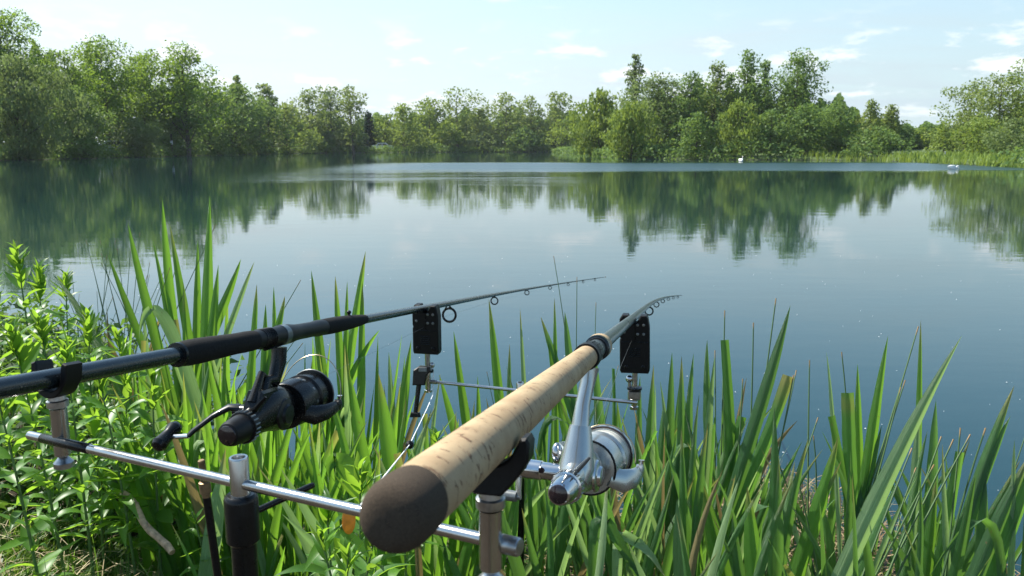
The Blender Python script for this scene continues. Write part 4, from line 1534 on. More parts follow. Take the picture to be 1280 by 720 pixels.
# ------------------------------------------------------------ birds, cars, marker
def swan(px, py, heading, label, neck_down=False, scale=1.0):
    ray = C(px, py, 1) - CAM
    p = CAM + ray * (CAM_H / -ray.z)
    root = thing('swan', Vector((p.x, p.y, 0)), label, 'swan')
    h = Vector((cos(heading), sin(heading), 0)); s = Vector((-sin(heading), cos(heading), 0))
    def Q(a, b, c):
        return p + (h * a + s * b + ZU * c) * scale
    b = MB()
    b.sweep([Q(-.46, 0, .20), Q(-.36, 0, .15), Q(-.20, 0, .12), Q(.02, 0, .10), Q(.22, 0, .10), Q(.34, 0, .12), Q(.40, 0, .16)],
            [x * scale for x in (.03, .10, .17, .20, .18, .12, .05)], 18, squash=(1, .85))
    if neck_down:
        nk = [Q(.30, 0, .16), Q(.40, 0, .26), Q(.46, 0, .30), Q(.52, .02, .24), Q(.55, .02, .12)]
    else:
        nk = [Q(.28, 0, .15), Q(.38, 0, .28), Q(.34, 0, .44), Q(.33, 0, .56), Q(.38, 0, .64)]
    b.sweep(nk, [x * scale for x in (.085, .055, .040, .038, .045)], 12)
    b.build('body', M['swan_white'], root)
    hd = nk[-1]
    hv = (nk[-1] - nk[-2]).normalized() if neck_down else (h * .9 - ZU * .15).normalized()
    MB().ell(hd, hv * .07 * scale, s * .043 * scale, hv.cross(s) * .045 * scale, 12, 8).build('head', M['swan_white'], root)
    MB().sweep([hd + hv * .05 * scale, hd + hv * .09 * scale, hd + hv * .15 * scale], [.028 * scale, .022 * scale, .010 * scale], 10, squash=(1, .6)).build('beak', M['swan_beak'], root)
    for sg in (-1, 1):
        w_ = MB().sweep([Q(.18, sg * .13, .18), Q(.05, sg * .155, .24), Q(-.15, sg * .14, .25), Q(-.36, sg * .07, .24), Q(-.50, sg * .02, .24)],
                        [x * scale for x in (.05, .10, .11, .07, .015)], 12, squash=(.5, 1))
        w_.build('wing', M['swan_white'], root)
    return root


swan(1191, 211.5, radians(6), 'nearer white swan off the right bank, neck lowered to the water', True, .62)
swan(926, 201.6, radians(-70), 'farther white swan with upright neck before the dark right-hand wood', False, .62)

hp = C(1181, 190, 60)
hp = Vector((hp.x, hp.y, gz(hp.x, hp.y)))
bird = thing('grey_bird', hp, 'small pale grey bird standing hunched at the top of the right bank', 'bird')
mb = MB()
mb.sweep([hp + Vector((-.20, 0, .42)) * .45, hp + Vector((-.10, 0, .52)) * .45, hp + Vector((.04, 0, .68)) * .45, hp + Vector((.10, 0, .84)) * .45, hp + Vector((.06, 0, .98)) * .45], [.015, .05, .055, .03, .022], 12)
mb.build('body', M['heron_grey'], bird)
mb = MB(); mb.ell(hp + Vector((.08, 0, 1.02)) * .45, Vector((.036, 0, 0)), Vector((0, .023, 0)), Vector((0, 0, .023)), 10, 8); mb.build('head', M['sign_white'], bird)
MB().sweep([hp + Vector((.13, 0, 1.02)) * .45, hp + Vector((.28, 0, 1.0)) * .45], [.01, .003], 8).build('beak', M['swan_beak'], bird)
for sx in (-.03, .04):
    MB().sweep([hp + Vector((sx, 0, -.02)) * .45, hp + Vector((sx, 0, .52)) * .45], .007, 6).build('leg', M['dark_soft'], bird)


def car(px, d, label, m_, ang, name='parked_car', zadd=0.0):
    ray = C(px, 186, 1) - CAM
    p = CAM + ray * (d / ray.y)
    p = Vector((p.x, p.y, gz(p.x, p.y) + zadd))
    root = thing(name, p, label, 'car')
    h = Vector((cos(ang), sin(ang), 0)); s = Vector((-sin(ang), cos(ang), 0))
    prof_ = [(-2.1, .35), (-2.1, .85), (-1.95, 1.0), (-1.3, 1.02), (-.8, 1.45), (.65, 1.48), (1.25, 1.02), (2.0, .9), (2.15, .6), (2.1, .32),
             (1.75, .30), (1.6, .52), (1.2, .56), (.95, .30), (-.9, .28), (-1.1, .55), (-1.5, .55), (-1.7, .30)]
    prof_ = [(x, z) for x, z in prof_]
    MB().prism(prof_, p, h, ZU, s, 1.72, .07).build('body', M[m_], root, smooth=True, sharp=25)
    for sg in (-1, 1):
        MB().prism([(-1.15, 1.04), (-.75, 1.38), (-.12, 1.40), (-.12, 1.04)], p + s * .865 * sg, h, ZU, s, .02).build('window', M['glass_dark'], root)
        MB().prism([(-.04, 1.04), (-.04, 1.40), (.58, 1.41), (1.05, 1.04)], p + s * .865 * sg, h, ZU, s, .02).build('window', M['glass_dark'], root)
        for xx in (-1.32, 1.35):
            w_ = MB().lathe(p + h * xx + ZU * .31 + s * (.70 * sg), s * sg, [(0, .24), (.0, .31), (.15, .31), (.17, .28), (.17, .2)], 22).build('wheel', M['tyre'], root)
            MB().lathe(p + h * xx + ZU * .31 + s * (.865 * sg), s * sg, [(0, .19), (.012, .18), (.015, .02)], 18).build('rim', M['steel_worn'], w_)
    # windscreen and rear glass
    for (x0, z0_, x1, z1) in ((1.22, 1.06, .70, 1.45), (-1.27, 1.06, -.86, 1.42)):
        nrm = Vector((z0_ - z1, 0, x0 - x1))
        q = [p + h * x0 + ZU * z0_ - s * .72, p + h * x0 + ZU * z0_ + s * .72, p + h * x1 + ZU * z1 + s * .62, p + h * x1 + ZU * z1 - s * .62]
        off = (h * (1 if x0 > 0 else -1) + ZU * .9).normalized() * .03
        MB().add([v + off for v in q] + [v - off for v in q], [[0, 1, 2, 3], [7, 6, 5, 4], [0, 4, 5, 1], [1, 5, 6, 2], [2, 6, 7, 3], [3, 7, 4, 0]]).build('windscreen', M['glass_dark'], root)
    for sg in (-1, 1):
        MB().prism([(-.14, -.07), (.14, -.07), (.14, .07), (-.14, .07)], p + h * 2.12 + s * .62 * sg + ZU * .72, s, ZU, h, .06, .01).build('headlight', M['chrome'], root)
    return root


car(478, 164, 'silver car parked in the gap between bushes on the far shore', 'car_silver', .2)
car(146, 93, 'white car glimpsed in the shade left of the rounded willow bush', 'car_white', .25, zadd=0)
mp = C(215, 184, 98.5)
mp = Vector((mp.x, mp.y, gz(mp.x, mp.y)))
mk_ = thing('marker_post', mp, 'small white board on a post at the water under the round-headed oak', 'sign')
MB().prism([(-.045, -.1), (.045, -.1), (.045, 1.8), (-.045, 1.8)], mp, Vector((1, 0, 0)), ZU, Vector((0, 1, 0)), .07, .005).build('post', M['timber'], mk_)
MB().prism([(-.16, 1.35), (.16, 1.35), (.16, 1.8), (-.16, 1.8)], mp - Vector((0, .055, 0)), Vector((1, 0, 0)), ZU, Vector((0, 1, 0)), .03, .005).build('board', M['sign_white'], mk_)

# ------------------------------------------------------------ blades and leaves near the camera
def blade_mesh(name, pts, width, wdir, mat_, cut=False, fold=.42, seg=14, taper=.55, twist=0.0, base=.62, k=1.0, crease=False):
    """sword leaf along pts (Bezier control points), real V-folded strip"""
    P = [Vector(p) for p in pts]
    n = seg + 1
    V, F, al, ac = [], [], [], []
    edge_ = [random.gauss(0, .035) for _ in range(seg + 1)]
    L = sum((P[i + 1] - P[i]).length for i in range(len(P) - 1))

    def bez(t):
        q = P[:]
        if crease:
            u = t * (len(q) - 1); i_ = min(int(u), len(q) - 2)
            return q[i_].lerp(q[i_ + 1], u - i_)
        while len(q) > 1:
            q = [a.lerp(b, t) for a, b in zip(q[:-1], q[1:])]
        return q[0]
    w0 = Vector(wdir).normalized()
    for i in range(n):
        t = i / seg
        c = bez(t)
        tg = (bez(min(1, t + .01)) - bez(max(0, t - .01))).normalized()
        wd = (w0 - tg * w0.dot(tg)).normalized()
        if twist:
            wd = Matrix.Rotation(twist * t, 3, tg) @ wd
        nr = tg.cross(wd)
        if cut:
            wf = base + (1 - base) * min(1, t * 3)
            wf *= 1 - .25 * t
        else:
            wf = base + (1 - base) * min(1, t * 3)
            if t > taper:
                u = (t - taper) / (1 - taper)
                wf *= max(.012, (1 - u ** 1.7))
        hw = width * .5 * wf * k * (1 + edge_[i])
        jag = 0
        for s_ in (-1, -.5, 0, .5, 1):
            V.append(c + wd * hw * s_ + nr * hw * fold * (abs(s_) - .5))
            al.append(t); ac.append(s_)
    for i in range(seg):
        for j in range(4):
            a = i * 5 + j
            F.append([a, a + 1, a + 6, a + 5])
    me = mesh_np(name, [tuple(v) for v in V], F, attrs={'along': al, 'across': ac, 'tint': [random.random()] * len(V)}, smooth=True)
    me.materials.append(M[mat_])
    return me


def to_ground(T, D):
    """continue from T along D until the bank"""
    D = D.normalized()
    if D.z > -.12:
        D.z = -.12; D.normalize()
    lo, hi = 0.0, 3.0
    for _ in range(28):
        m = (lo + hi) / 2
        p = T + D * m
        if p.z > gz(p.x, p.y) - .03:
            lo = m
        else:
            hi = m
    return T + D * hi


IRIS = 'yellow flag iris plants along the water margin'


class Iris:
    def __init__(self, px, d, label, group=None):
        B = C(px, 640, d)
        self.base = Vector((B.x, B.y, gz(B.x, B.y) - .03))
        self.root = thing('iris_plant', self.base, label, 'iris', group or IRIS)
        self.d = d

    def hero(self, tx, ty, bx, by, wpx, m='iris', cut=False, dd=0.0, lean=0.0, bow=0.0, face=0.0, droop=None, crease=False):
        """one leaf: tip and a lower place it passes, bow = sideways belly in metres"""
        d = self.d + dd
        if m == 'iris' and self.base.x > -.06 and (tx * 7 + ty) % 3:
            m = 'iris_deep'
        T = C(tx, ty, d + lean); B = C(bx, by, d)
        G = to_ground(B, B - T if (B - T).z < 0 else Vector((0, 0, -1)))
        # keep the root near the plant
        off = (G - self.base); off.z = 0
        lim = .22
        if off.length > lim:
            G = self.base + off.normalized() * lim
            G.z = gz(G.x, G.y) - .03
        side = Vector((1, 0, 0))
        L = (T - G).length
        mid1 = G.lerp(B, .55) if (B - G).length > .05 else G.lerp(T, .33)
        mid2 = B.lerp(T, .35) + side * bow
        mid1 = mid1 + side * bow * .5
        pts = [G, mid1, mid2, T]
        if droop:
            pts = [G, G.lerp(B, .5), B, C(*droop[0]), C(*droop[1]), C(*droop[1]).lerp(T, .5) + Vector((0, 0, .008)), T] if crease else [G, G.lerp(B, .5), B, C(*droop[0]), C(*droop[1]), T]
        wd = Vector((cos(face), sin(face), 0))
        me = blade_mesh('leaf', [p - self.base for p in pts], wpx / FPX * d, wd, m, cut, seg=16 if not droop else 30, twist=random.uniform(-.25, .25) if not crease else 0, crease=crease)
        link('leaf', me, None, self.root)
        return self

    def fill(self, n, top_py, spread=.16, wid=(.013, .021), lean=.0, jit=.14, m='iris', cutp=.04, bendp=.035):
        spread *= .62
        bendp = min(bendp, .06)
        wid = (min(wid[0], .018), min(wid[1], .026))
        """the rest of the fan; tallest leaf reaches about top_py"""
        d = self.d
        top = C(640, top_py, d).z
        H = max(.18, top - self.base.z)
        fan = random.uniform(-.5, .5)
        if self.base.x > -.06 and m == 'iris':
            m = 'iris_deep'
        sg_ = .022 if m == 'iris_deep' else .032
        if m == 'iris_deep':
            n = max(3, int(n * (.72 if self.base.x > .45 else .85)))
        for i in range(n):
            u = (i / max(1, n - 1) * 2 - 1) if n > 1 else 0
            u += random.uniform(-.25, .25)
            hgt = H * (1 - jit * abs(u) - random.uniform(0, .34 if sg_ > .03 else .24))
            ox = u * spread * .45 + random.uniform(-.03, .03); oy = random.uniform(-.09, .09)
            G = Vector((self.base.x + ox, self.base.y + oy, 0)); G.z = gz(G.x, G.y) - .03
            tip = G + Vector((u * spread * 1.0 + lean * hgt + random.gauss(0, sg_), sin(fan) * u * spread + random.gauss(0, .05), hgt))
            bell = Vector((random.gauss(0, .016) - u * .03, random.gauss(0, .02), 0))
            ctl = [G, G.lerp(tip, .36) + bell, G.lerp(tip, .7) + bell, tip]
            ln = 1.0
            cut = random.random() < cutp
            mm = m
            r_ = random.random()
            if cut:
                mm = 'iris_cut'
            elif r_ > .955:
                mm = 'iris_dead'
            elif r_ < .16:
                mm = 'iris_pale'
            if random.random() < bendp and not cut:
                sd = random.choice((-1, 1))
                a = G.lerp(tip, .72)
                ctl = [G, G.lerp(a, .5), a + Vector((0, 0, hgt * .18)), a + Vector((sd * .07, random.uniform(-.05, .03), hgt * .16)),
                       a + Vector((sd * random.uniform(.10, .18), random.uniform(-.08, .04), -hgt * random.uniform(.02, .22)))]
            az = random.uniform(-.75, .75) + fan * .5
            me = blade_mesh('leaf', [p - self.base for p in ctl], random.uniform(*wid), Vector((cos(az), sin(az), 0)), mm, cut,
                            twist=random.uniform(-.6, .6), seg=12)
            link('leaf', me, None, self.root)
        return self


# left stand -----------------------------------------------------------
p = Iris(232, 2.35, 'tallest iris plant at left, two long blades standing above all other leaves')
p.hero(262, 245, 258, 400, 16, lean=0).hero(203, 250, 216, 380, 13, bow=-.01).hero(212, 279, 232, 404, 13, dd=.05).hero(301, 324, 268, 400, 15, bow=.015)
p.hero(273, 331, 262, 440, 15, dd=-.05).hero(229, 352, 236, 470, 15).hero(247, 300, 246, 420, 12, dd=.08)
p.fill(8, 330, .22)
p = Iris(186, 2.3, 'iris plant leaning left at the left stand, blades tilted over the leafy herbs')
p.hero(160, 279, 186, 380, 13, bow=-.012).hero(191, 300, 215, 420, 12, dd=.05).hero(135, 318, 168, 400, 11, dd=.1, bow=-.01).hero(66, 343, 126, 400, 11, lean=.1, face=.1)
p.fill(8, 340, .2, lean=-.06)
p = Iris(212, 2.0, 'iris plant with a pale leaf folded over and hanging just left of the tallest blades')
p.hero(174, 424, 222, 432, 17, m='iris_pale', droop=((214, 372, 2.0), (180, 356, 2.0)))
p.fill(10, 395, .2)
p = Iris(290, 2.35, 'iris plant with a bleached narrow blade right of the tallest left blades')
p.hero(318, 327, 290, 393, 9, m='iris_pale').hero(321, 355, 316, 430, 11).hero(342, 358, 343, 420, 8)
p.fill(10, 350, .2)
p = Iris(345, 2.2, 'iris plant directly behind the foam grip of the left rod')
p.hero(356, 370, 342, 420, 13, bow=.01).hero(332, 380, 330, 450, 12)
p.fill(10, 385, .2)
p = Iris(262, 1.95, 'bright iris plant under the black foam grip, filling the gap behind the reel crank')
p.fill(14, 420, .26, wid=(.024, .034), cutp=0)
p = Iris(310, 1.9, 'bright iris plant just left of the black reel')
p.fill(13, 410, .22, wid=(.024, .032), cutp=0)
p = Iris(402, 2.3, 'iris plant above the fore grip of the left rod, tall narrow blade on its left')
p.hero(389, 338, 400, 440, 13).hero(419, 345, 424, 430, 11).hero(434, 352, 432, 440, 9)
p.fill(8, 360, .2)
p = Iris(448, 2.3, 'iris plant whose tall blade crosses above the black rod left of the first bite alarm')
p.hero(457, 314, 444, 400, 12).hero(453, 352, 452, 440, 10).hero(475, 412, 432, 476, 14, face=.2, bow=-.02)
p.fill(10, 370, .2)
p = Iris(405, 2.0, 'iris plant right of the black reel, seen through its bail wire')
p.fill(13, 430, .24, wid=(.024, .033))
p = Iris(470, 1.95, 'iris plant below the rod left of the small swinging indicator, with a broad dark blade')
p.hero(473, 467, 489, 581, 22, m='iris', dd=-.05).hero(438, 470, 452, 560, 16)
p.fill(11, 440, .26, wid=(.024, .034), cutp=.05)
p = Iris(512, 2.25, 'iris plant with one upright blade just left of the first bite alarm stem')
p.hero(514, 425, 500, 531, 15).hero(486, 440, 490, 520, 10, m='iris_pale')
p.fill(7, 450, .2)
p = Iris(575, 2.4, 'sparse iris plant between the first bite alarm and the cork handle')
p.hero(567, 414, 580, 509, 11).hero(549, 468, 575, 560, 13, dd=-.1).hero(597, 470, 600, 560, 9)
p.fill(4, 500, .16)
p = Iris(618, 2.45, 'lone slim iris plant rising over the middle of the cork handle')
p.hero(611, 373, 622, 480, 12).hero(650, 385, 655, 480, 6, m='iris_pale').hero(637, 430, 636, 500, 7)
p.fill(4, 470, .1)
p = Iris(690, 2.4, 'iris plant left of the right bite alarm, behind the end of the cork handle')
p.hero(676, 396, 695, 453, 11).hero(706, 390, 712, 450, 12).hero(693, 372, 694, 440, 6).hero(684, 420, 700, 500, 12)
p.fill(8, 410, .16)
p = Iris(745, 2.4, 'iris plant showing between the cork handle end and right bite alarm')
p.hero(740, 420, 748, 500, 11)
p.fill(7, 440, .16)
p = Iris(600, 2.0, 'iris plant in shade behind the steel stem under the cork handle')
p.fill(11, 520, .28, wid=(.022, .032))
p = Iris(540, 1.75, 'iris plant low in the frame below the dark butt cap')
p.fill(10, 490, .26, wid=(.022, .032), cutp=.1)
p = Iris(665, 1.95, 'iris plant behind the chrome crank of the silver reel')
p.hero(689, 605, 628, 655, 17, m='iris_pale', face=.2, dd=-.1)
p.fill(11, 500, .26, wid=(.020, .030))
p = Iris(745, 1.95, 'iris plant right behind the silver reel spool')
p.fill(11, 480, .24)
# right stand
p = Iris(790, 2.25, 'iris plant under the right bite alarm clamp')
p.hero(800, 470, 798, 560, 10).fill(10, 470, .22)
p = Iris(835, 2.2, 'iris plant directly right of the right bite alarm, several even spears')
p.hero(817, 456, 812, 560, 12).hero(840, 440, 838, 540, 12).hero(830, 500, 826, 600, 14)
p.fill(8, 465, .2)
p = Iris(872, 2.15, 'iris plant of closely packed spears halfway between right alarm and tall slanting blade')
p.hero(852, 445, 852, 560, 12).hero(867, 442, 862, 560, 12, bow=-.01).hero(884, 425, 888, 520, 12, bow=-.012)
p.fill(10, 440, .2)
p = Iris(914, 2.1, 'iris plant with a pale blade cut square at its top, mid right stand')
p.hero(906, 425, 914, 540, 14, m='iris_cut', cut=True).hero(893, 447, 884, 560, 12, m='iris_pale').hero(928, 521, 890, 640, 14, m='iris_cut', cut=True, bow=.01)
p.fill(8, 470, .2)
p = Iris(948, 2.0, 'iris plant with a tall dark slanting blade, highest of the right stand')
p.hero(988, 382, 952, 500, 17, bow=.006).hero(986, 470, 940, 590, 19, m='iris_cut', cut=True, bow=.01).hero(975, 490, 945, 600, 12, m='iris_pale', dd=.05)
p.fill(7, 530, .18)
p = Iris(890, 1.7, 'iris plant in front of the packed spears, broad dark blade tapering to upper left')
p.hero(875, 595, 905, 720, 24).hero(846, 625, 852, 720, 20, m='iris_pale').hero(868, 560, 872, 690, 14)
p.fill(7, 490, .22)
p = Iris(942, 1.6, 'short broad iris blades in front of the straw patch')
p.hero(934, 608, 944, 720, 24).hero(915, 640, 925, 720, 14)
p.fill(4, 550, .12)
p = Iris(1060, 2.0, 'iris plant with a broad square-cut blade beside a tall spear on the right')
p.hero(1060, 491, 1064, 620, 21, m='iris_cut', cut=True).hero(1072, 455, 1074, 560, 12, dd=.05).hero(1040, 520, 1052, 580, 13, m='iris_cut', cut=True)
p.hero(1110, 420, 1090, 560, 15, bow=-.006).hero(1102, 532, 1072, 640, 15, bow=.01)
p.fill(5, 560, .16)
p = Iris(1010, 1.75, 'iris plant with one bright blade arching from lower left to the square-cut leaf')
p.hero(1048, 545, 1012, 660, 20, bow=.01).hero(1033, 440, 1045, 520, 6, m='iris_pale', dd=.3)
p.fill(3, 610, .12)
p = Iris(1062, 1.55, 'iris plant with one very broad pale blade sweeping up to the right')
p.hero(1202, 420, 1098, 640, 25, m='iris_pale', bow=-.022)
p.fill(3, 570, .12)
p = Iris(1158, 2.0, 'iris plant of dark spears crossed by the broad pale blade')
p.hero(1151, 400, 1149, 520, 8, dd=.1).hero(1170, 500, 1166, 600, 17).hero(1149, 500, 1143, 620, 12, m='iris_pale')
p.fill(5, 520, .16)
p = Iris(1188, 1.75, 'iris plant with a split and cut blade top right of the broad pale blade')
p.hero(1201, 565, 1180, 680, 19, m='iris_cut', cut=True).hero(1170, 600, 1160, 700, 16)
p.fill(3, 540, .16)
p = Iris(1225, 1.75, 'iris plant with two overlapping bright blades near the right edge')
p.hero(1268, 482, 1226, 620, 19, bow=-.02).hero(1263, 520, 1232, 600, 17, bow=-.01).hero(1232, 590, 1228, 700, 20)
p.fill(3, 530, .16)
p = Iris(1262, 1.6, 'iris plant cut by the right edge, dark wide blade leaning right')
p.hero(1292, 560, 1235, 700, 26, bow=-.012).hero(1268, 550, 1266, 640, 9, m='iris_pale').hero(1288, 600, 1250, 700, 22, m='iris_cut', cut=True)
p.fill(3, 530, .2)
p = Iris(778, 1.6, 'iris plant below the silver reel with a leaf creased into an upside-down V')
p.hero(806, 735, 744, 675, 17, m='iris', droop=((746, 655, 1.6), (758, 652, 1.6)), crease=True)
p.hero(832, 722, 772, 690, 13, m='iris_pale', droop=((773, 664, 1.62), (800, 680, 1.62)), crease=True)
p.fill(5, 570, .16, bendp=0)
p = Iris(700, 1.6, 'iris plant at the bottom edge below the silver reel')
p.fill(8, 550, .22, bendp=0)
p = Iris(818, 1.75, 'iris plant at the bottom edge right of the silver reel')
p.fill(10, 490, .24)
p = Iris(368, 1.85, 'iris plant beneath the black reel beside the thick bank stick')
p.fill(10, 500, .2, bendp=0)
p = Iris(430, 1.7, 'iris plant with a broad curled-over leaf above the long cross bar')
p.hero(412, 600, 452, 618, 30, droop=((440, 556, 1.7), (405, 560, 1.7)))
p.fill(8, 530, .2, bendp=.3)
p = Iris(290, 1.75, 'iris plant in shade behind the steel socket, broad bluish blade')
p.hero(282, 560, 264, 680, 22, m='iris_pale')
p.fill(5, 560, .14, bendp=0)
p = Iris(1120, 2.2, 'iris spears at the water just left of the thin crossing rushes')
p.fill(5, 600, .14)
p = Iris(1290, 2.0, 'back iris plant behind the right-edge leaves')
p.fill(7, 560, .2)
p = Iris(505, 1.65, 'iris plant at the foot of the dark butt cap near the orange petal')
p.fill(7, 530, .2, bendp=0)
p = Iris(575, 1.75, 'short iris plant at the bottom edge left of the steel cradle stem')
p.fill(8, 520, .26, bendp=0)
p = Iris(640, 1.65, 'short iris plant at the bottom edge right of the steel cradle stem')
p.fill(8, 530, .24, bendp=0)
p = Iris(640, 2.3, 'iris plant at the water behind the far bank stick')
p.fill(9, 480, .24)
p = Iris(715, 2.2, 'iris plant at the water behind the silver reel stem')
p.fill(9, 450, .24)
p = Iris(770, 1.9, 'iris plant low behind the silver reel rotor arm')
p.fill(9, 520, .24)
p = Iris(855, 1.95, 'iris plant standing in the second row left of the square-cut pale blade')
p.fill(9, 500, .24)
p = Iris(925, 1.85, 'iris plant in the second row below the square-cut pale blade')
p.fill(8, 490, .22)
p = Iris(985, 2.1, 'iris plant at the left edge of the straw patch')
p.fill(5, 560, .16)
p = Iris(1090, 1.75, 'iris plant partly covered by the broad pale blade low on its left')
p.fill(3, 550, .2)
p = Iris(1140, 1.6, 'short iris plant at the bottom edge right of the broad pale blade')
p.fill(3, 570, .2)
p = Iris(1210, 2.1, 'iris plant behind the two overlapping bright blades')
p.fill(6, 560, .2)
p = Iris(1250, 1.5, 'short iris plant at the bottom right corner')
p.fill(4, 570, .22)
p = Iris(535, 2.2, 'iris plant in the water below the swinging line indicator')
p.fill(6, 520, .22)
p = Iris(460, 2.35, 'back iris plant between the rod fore grip and first bite alarm')
p.fill(8, 400, .24)
p = Iris(250, 2.15, 'dense iris plant filling the foot of the tallest left blades')
p.fill(10, 350, .26, wid=(.024, .034), cutp=0)
p = Iris(370, 2.1, 'iris plant behind the reel stem of the left rod')
p.fill(10, 400, .26)



ROW = [(560, 2.05, 480, 7, 'iris plant behind the cork handle, left of the cradle stem'),
       (690, 1.80, 485, 8, 'iris plant in shade right below the silver drag knob'),
       (730, 1.70, 525, 7, 'iris plant at the bottom edge, left of the creased leaf'),
       (798, 1.95, 500, 8, 'iris plant in the second row below the right alarm clamp'),
       (835, 1.60, 525, 6, 'iris plant in the front row right of the creased leaf'),
       (860, 2.30, 450, 8, 'iris plant in the back row beside the water, right of the right alarm'),
       (905, 2.30, 455, 7, 'iris plant in the back row behind the square-cut pale blade'),
       (895, 1.55, 535, 6, 'iris plant in the front row at the foot of the broad dark blade'),
       (955, 1.75, 485, 7, 'iris plant below the tall dark slanting blade'),
       (980, 1.60, 545, 6, 'iris plant in the front row left of the bright arching blade'),
       (1030, 2.25, 540, 3, 'iris plant in the back row by open water left of the square-cut broad blade'),
       (1045, 1.60, 535, 4, 'iris plant at the foot of the broad pale blade, left side'),
       (1078, 2.20, 520, 4, 'iris plant in the back row behind the tall right spear'),
       (1125, 1.85, 495, 5, 'iris plant right of the foot of the broad pale blade'),
       (1165, 1.60, 545, 4, 'iris plant in the front row among the snapped rushes'),
       (1185, 2.15, 520, 4, 'iris plant in the back row right of the dark crossed spears'),
       (1240, 2.10, 530, 4, 'iris plant in the back row between bright blades and right edge'),
       (1275, 1.80, 485, 5, 'iris plant at the right edge behind the dark wide blade'),
       (330, 1.95, 440, 8, 'iris plant straight behind the black reel body'),
       (445, 1.90, 470, 8, 'iris plant between the black reel and the swinging indicator'),
       (520, 1.90, 500, 8, 'iris plant under the swinging indicator in front of the water'),
       (155, 2.60, 330, 6, 'iris plant at the back behind the folded pale leaf'),
       (300, 2.60, 340, 7, 'iris plant in the back row right of the tallest left blades')]
for px_, d_, top_, n_, lab_ in ROW:
    Iris(px_, d_, lab_).fill(n_, top_, .24, wid=(.016, .026))


# ------------------------------------------------------------ leafy herbs on the left bank
def lance_mesh(k):
    V, F, al, ac = [], [], [], []
    n = 7
    for i in range(n):
        t = i / (n - 1)
        w = .17 * (sin(pi * min(1, t * 1.04) ** .75) ** .85) + .006
        z = [.10, -.05, .22][k] * sin(t * pi * .9) - [.18, .02, .42][k] * t * t
        x = t * (1 - .08 * t)
        for s_ in (-1, 0, 1):
            V.append((x, w * s_ * .72, z + abs(s_) * w * .28)); al.append(t * .9); ac.append(s_)
    for i in range(n - 1):
        for j in range(2):
            a = i * 3 + j
            F.append([a, a + 1, a + 4, a + 3])
    me = mesh_np('leaf', V, F, attrs={'along': al, 'across': ac, 'tint': [.2 + .3 * k] * len(V)}, smooth=True)
    me.materials.append(M['herb'])
    return me


LANCE = [lance_mesh(k) for k in range(3)]
HG = 'leafy green herbs on the near bank'


def herb(px, py, d, label, leaf=.076, step=.030, nst=None, lean=None, bare=.25, group=HG, name='leafy_herb'):
    T = C(px, py, d)
    lean = lean if lean is not None else random.uniform(-.06, .06)
    G = Vector((T.x - lean, T.y + random.uniform(-.02, .06), 0)); G.z = gz(G.x, G.y) - .02
    H = T.z - G.z
    if px < 235 and py > 495:
        bare = max(bare, .28)
    root = thing(name, G, label, 'herb', group)
    mid = Vector(((T.x + G.x) / 2 - lean * .3, (T.y + G.y) / 2, G.z + H * .55))
    def bez(t):
        return G.lerp(mid, t).lerp(mid.lerp(T, t), t)
    MB().sweep([bez(i / 7) for i in range(8)], [.0040 - .0026 * i / 7 for i in range(8)], 7).build('stem', M['herb_stem'], root)
    z = bare * H
    k = 0
    while z < H - .004:
        t = z / H
        c = bez(t)
        for j in range(2 if t < .85 else 3):
            az = k * 1.9 + j * (pi if t < .85 else 2.1) + random.uniform(-.4, .4)
            el = radians(random.uniform(5, 38)) if t < .8 else radians(random.uniform(40, 78))
            ln = leaf * (.55 + .75 * min(1, (1 - t) * 2.2 + .25)) * random.uniform(.8, 1.2)
            if t > .93:
                ln *= .75
            o = bpy.data.objects.new('leaf', LANCE[random.choice((0, 1, 2) if t < .8 else (0, 1))])
            COL.objects.link(o)
            o.parent = root
            o.location = c - G
            R = Matrix.Rotation(az, 4, 'Z') @ Matrix.Rotation(-el, 4, 'Y') @ Matrix.Rotation(random.uniform(-.5, .5), 4, 'X')
            o.rotation_euler = R.to_euler()
            o.scale = (ln, ln * random.uniform(.8, 1.15), ln)
        z += step * random.uniform(.8, 1.25) * (1 if t < .8 else .55)
        k += 1
    return root


herb(20, 312, 2.30, 'tallest bright leafy herb at the far left edge, tip above the water')
herb(48, 332, 2.40, 'bright leafy herb second from the left edge, small upright tip cluster')
herb(-8, 350, 2.10, 'leafy herb cut by the left edge of the view')
herb(82, 344, 2.60, 'leafy herb with one flat leaf reaching right over the bright water')
herb(45, 392, 2.10, 'leafy herb below the two tall left tips, yellow-green crown')
herb(110, 392, 2.20, 'leafy herb with a glowing yellow-green tip left of the folded pale leaf')
herb(146, 418, 2.10, 'leafy herb in front of the leaning iris blades')
herb(12, 410, 1.70, 'leafy herb above the black rod at the left edge')
herb(80, 430, 1.75, 'leafy herb just above the left rod cradle')
herb(118, 452, 1.80, 'leafy herb seen above the rod between cradle and foam grip')
herb(160, 455, 1.90, 'leafy herb above the rod just left of the foam grip')
herb(190, 470, 1.85, 'dark leafy herb behind the butt end of the foam grip')
herb(20, 505, 2.10, 'leafy herb below the rod left of the cradle stem', bare=.1)
herb(118, 505, 1.90, 'leafy herb right of the cradle stem under the rod', bare=.1)
herb(160, 530, 1.90, 'leafy herb in the shade left of the crank knob', bare=.1)
herb(70, 590, 2.02, 'leafy herb with one big sunlit yellow leaf below the cradle stem', bare=.1)
herb(108, 566, 2.02, 'small upright herb beneath the cross bar near the cradle stem', leaf=.06, bare=.2)
herb(132, 590, 2.05, 'small herb with upright pale tip beside the dead cane', leaf=.065, bare=.1)
herb(218, 596, 2.02, 'small glossy herb just right of the dead cane', leaf=.065, bare=.1)
herb(28, 590, 2.20, 'low herb at the left edge above the cut grass', leaf=.06, bare=.05)
herb(185, 560, 2.02, 'herb under the crank knob of the black reel', leaf=.07, bare=.1)
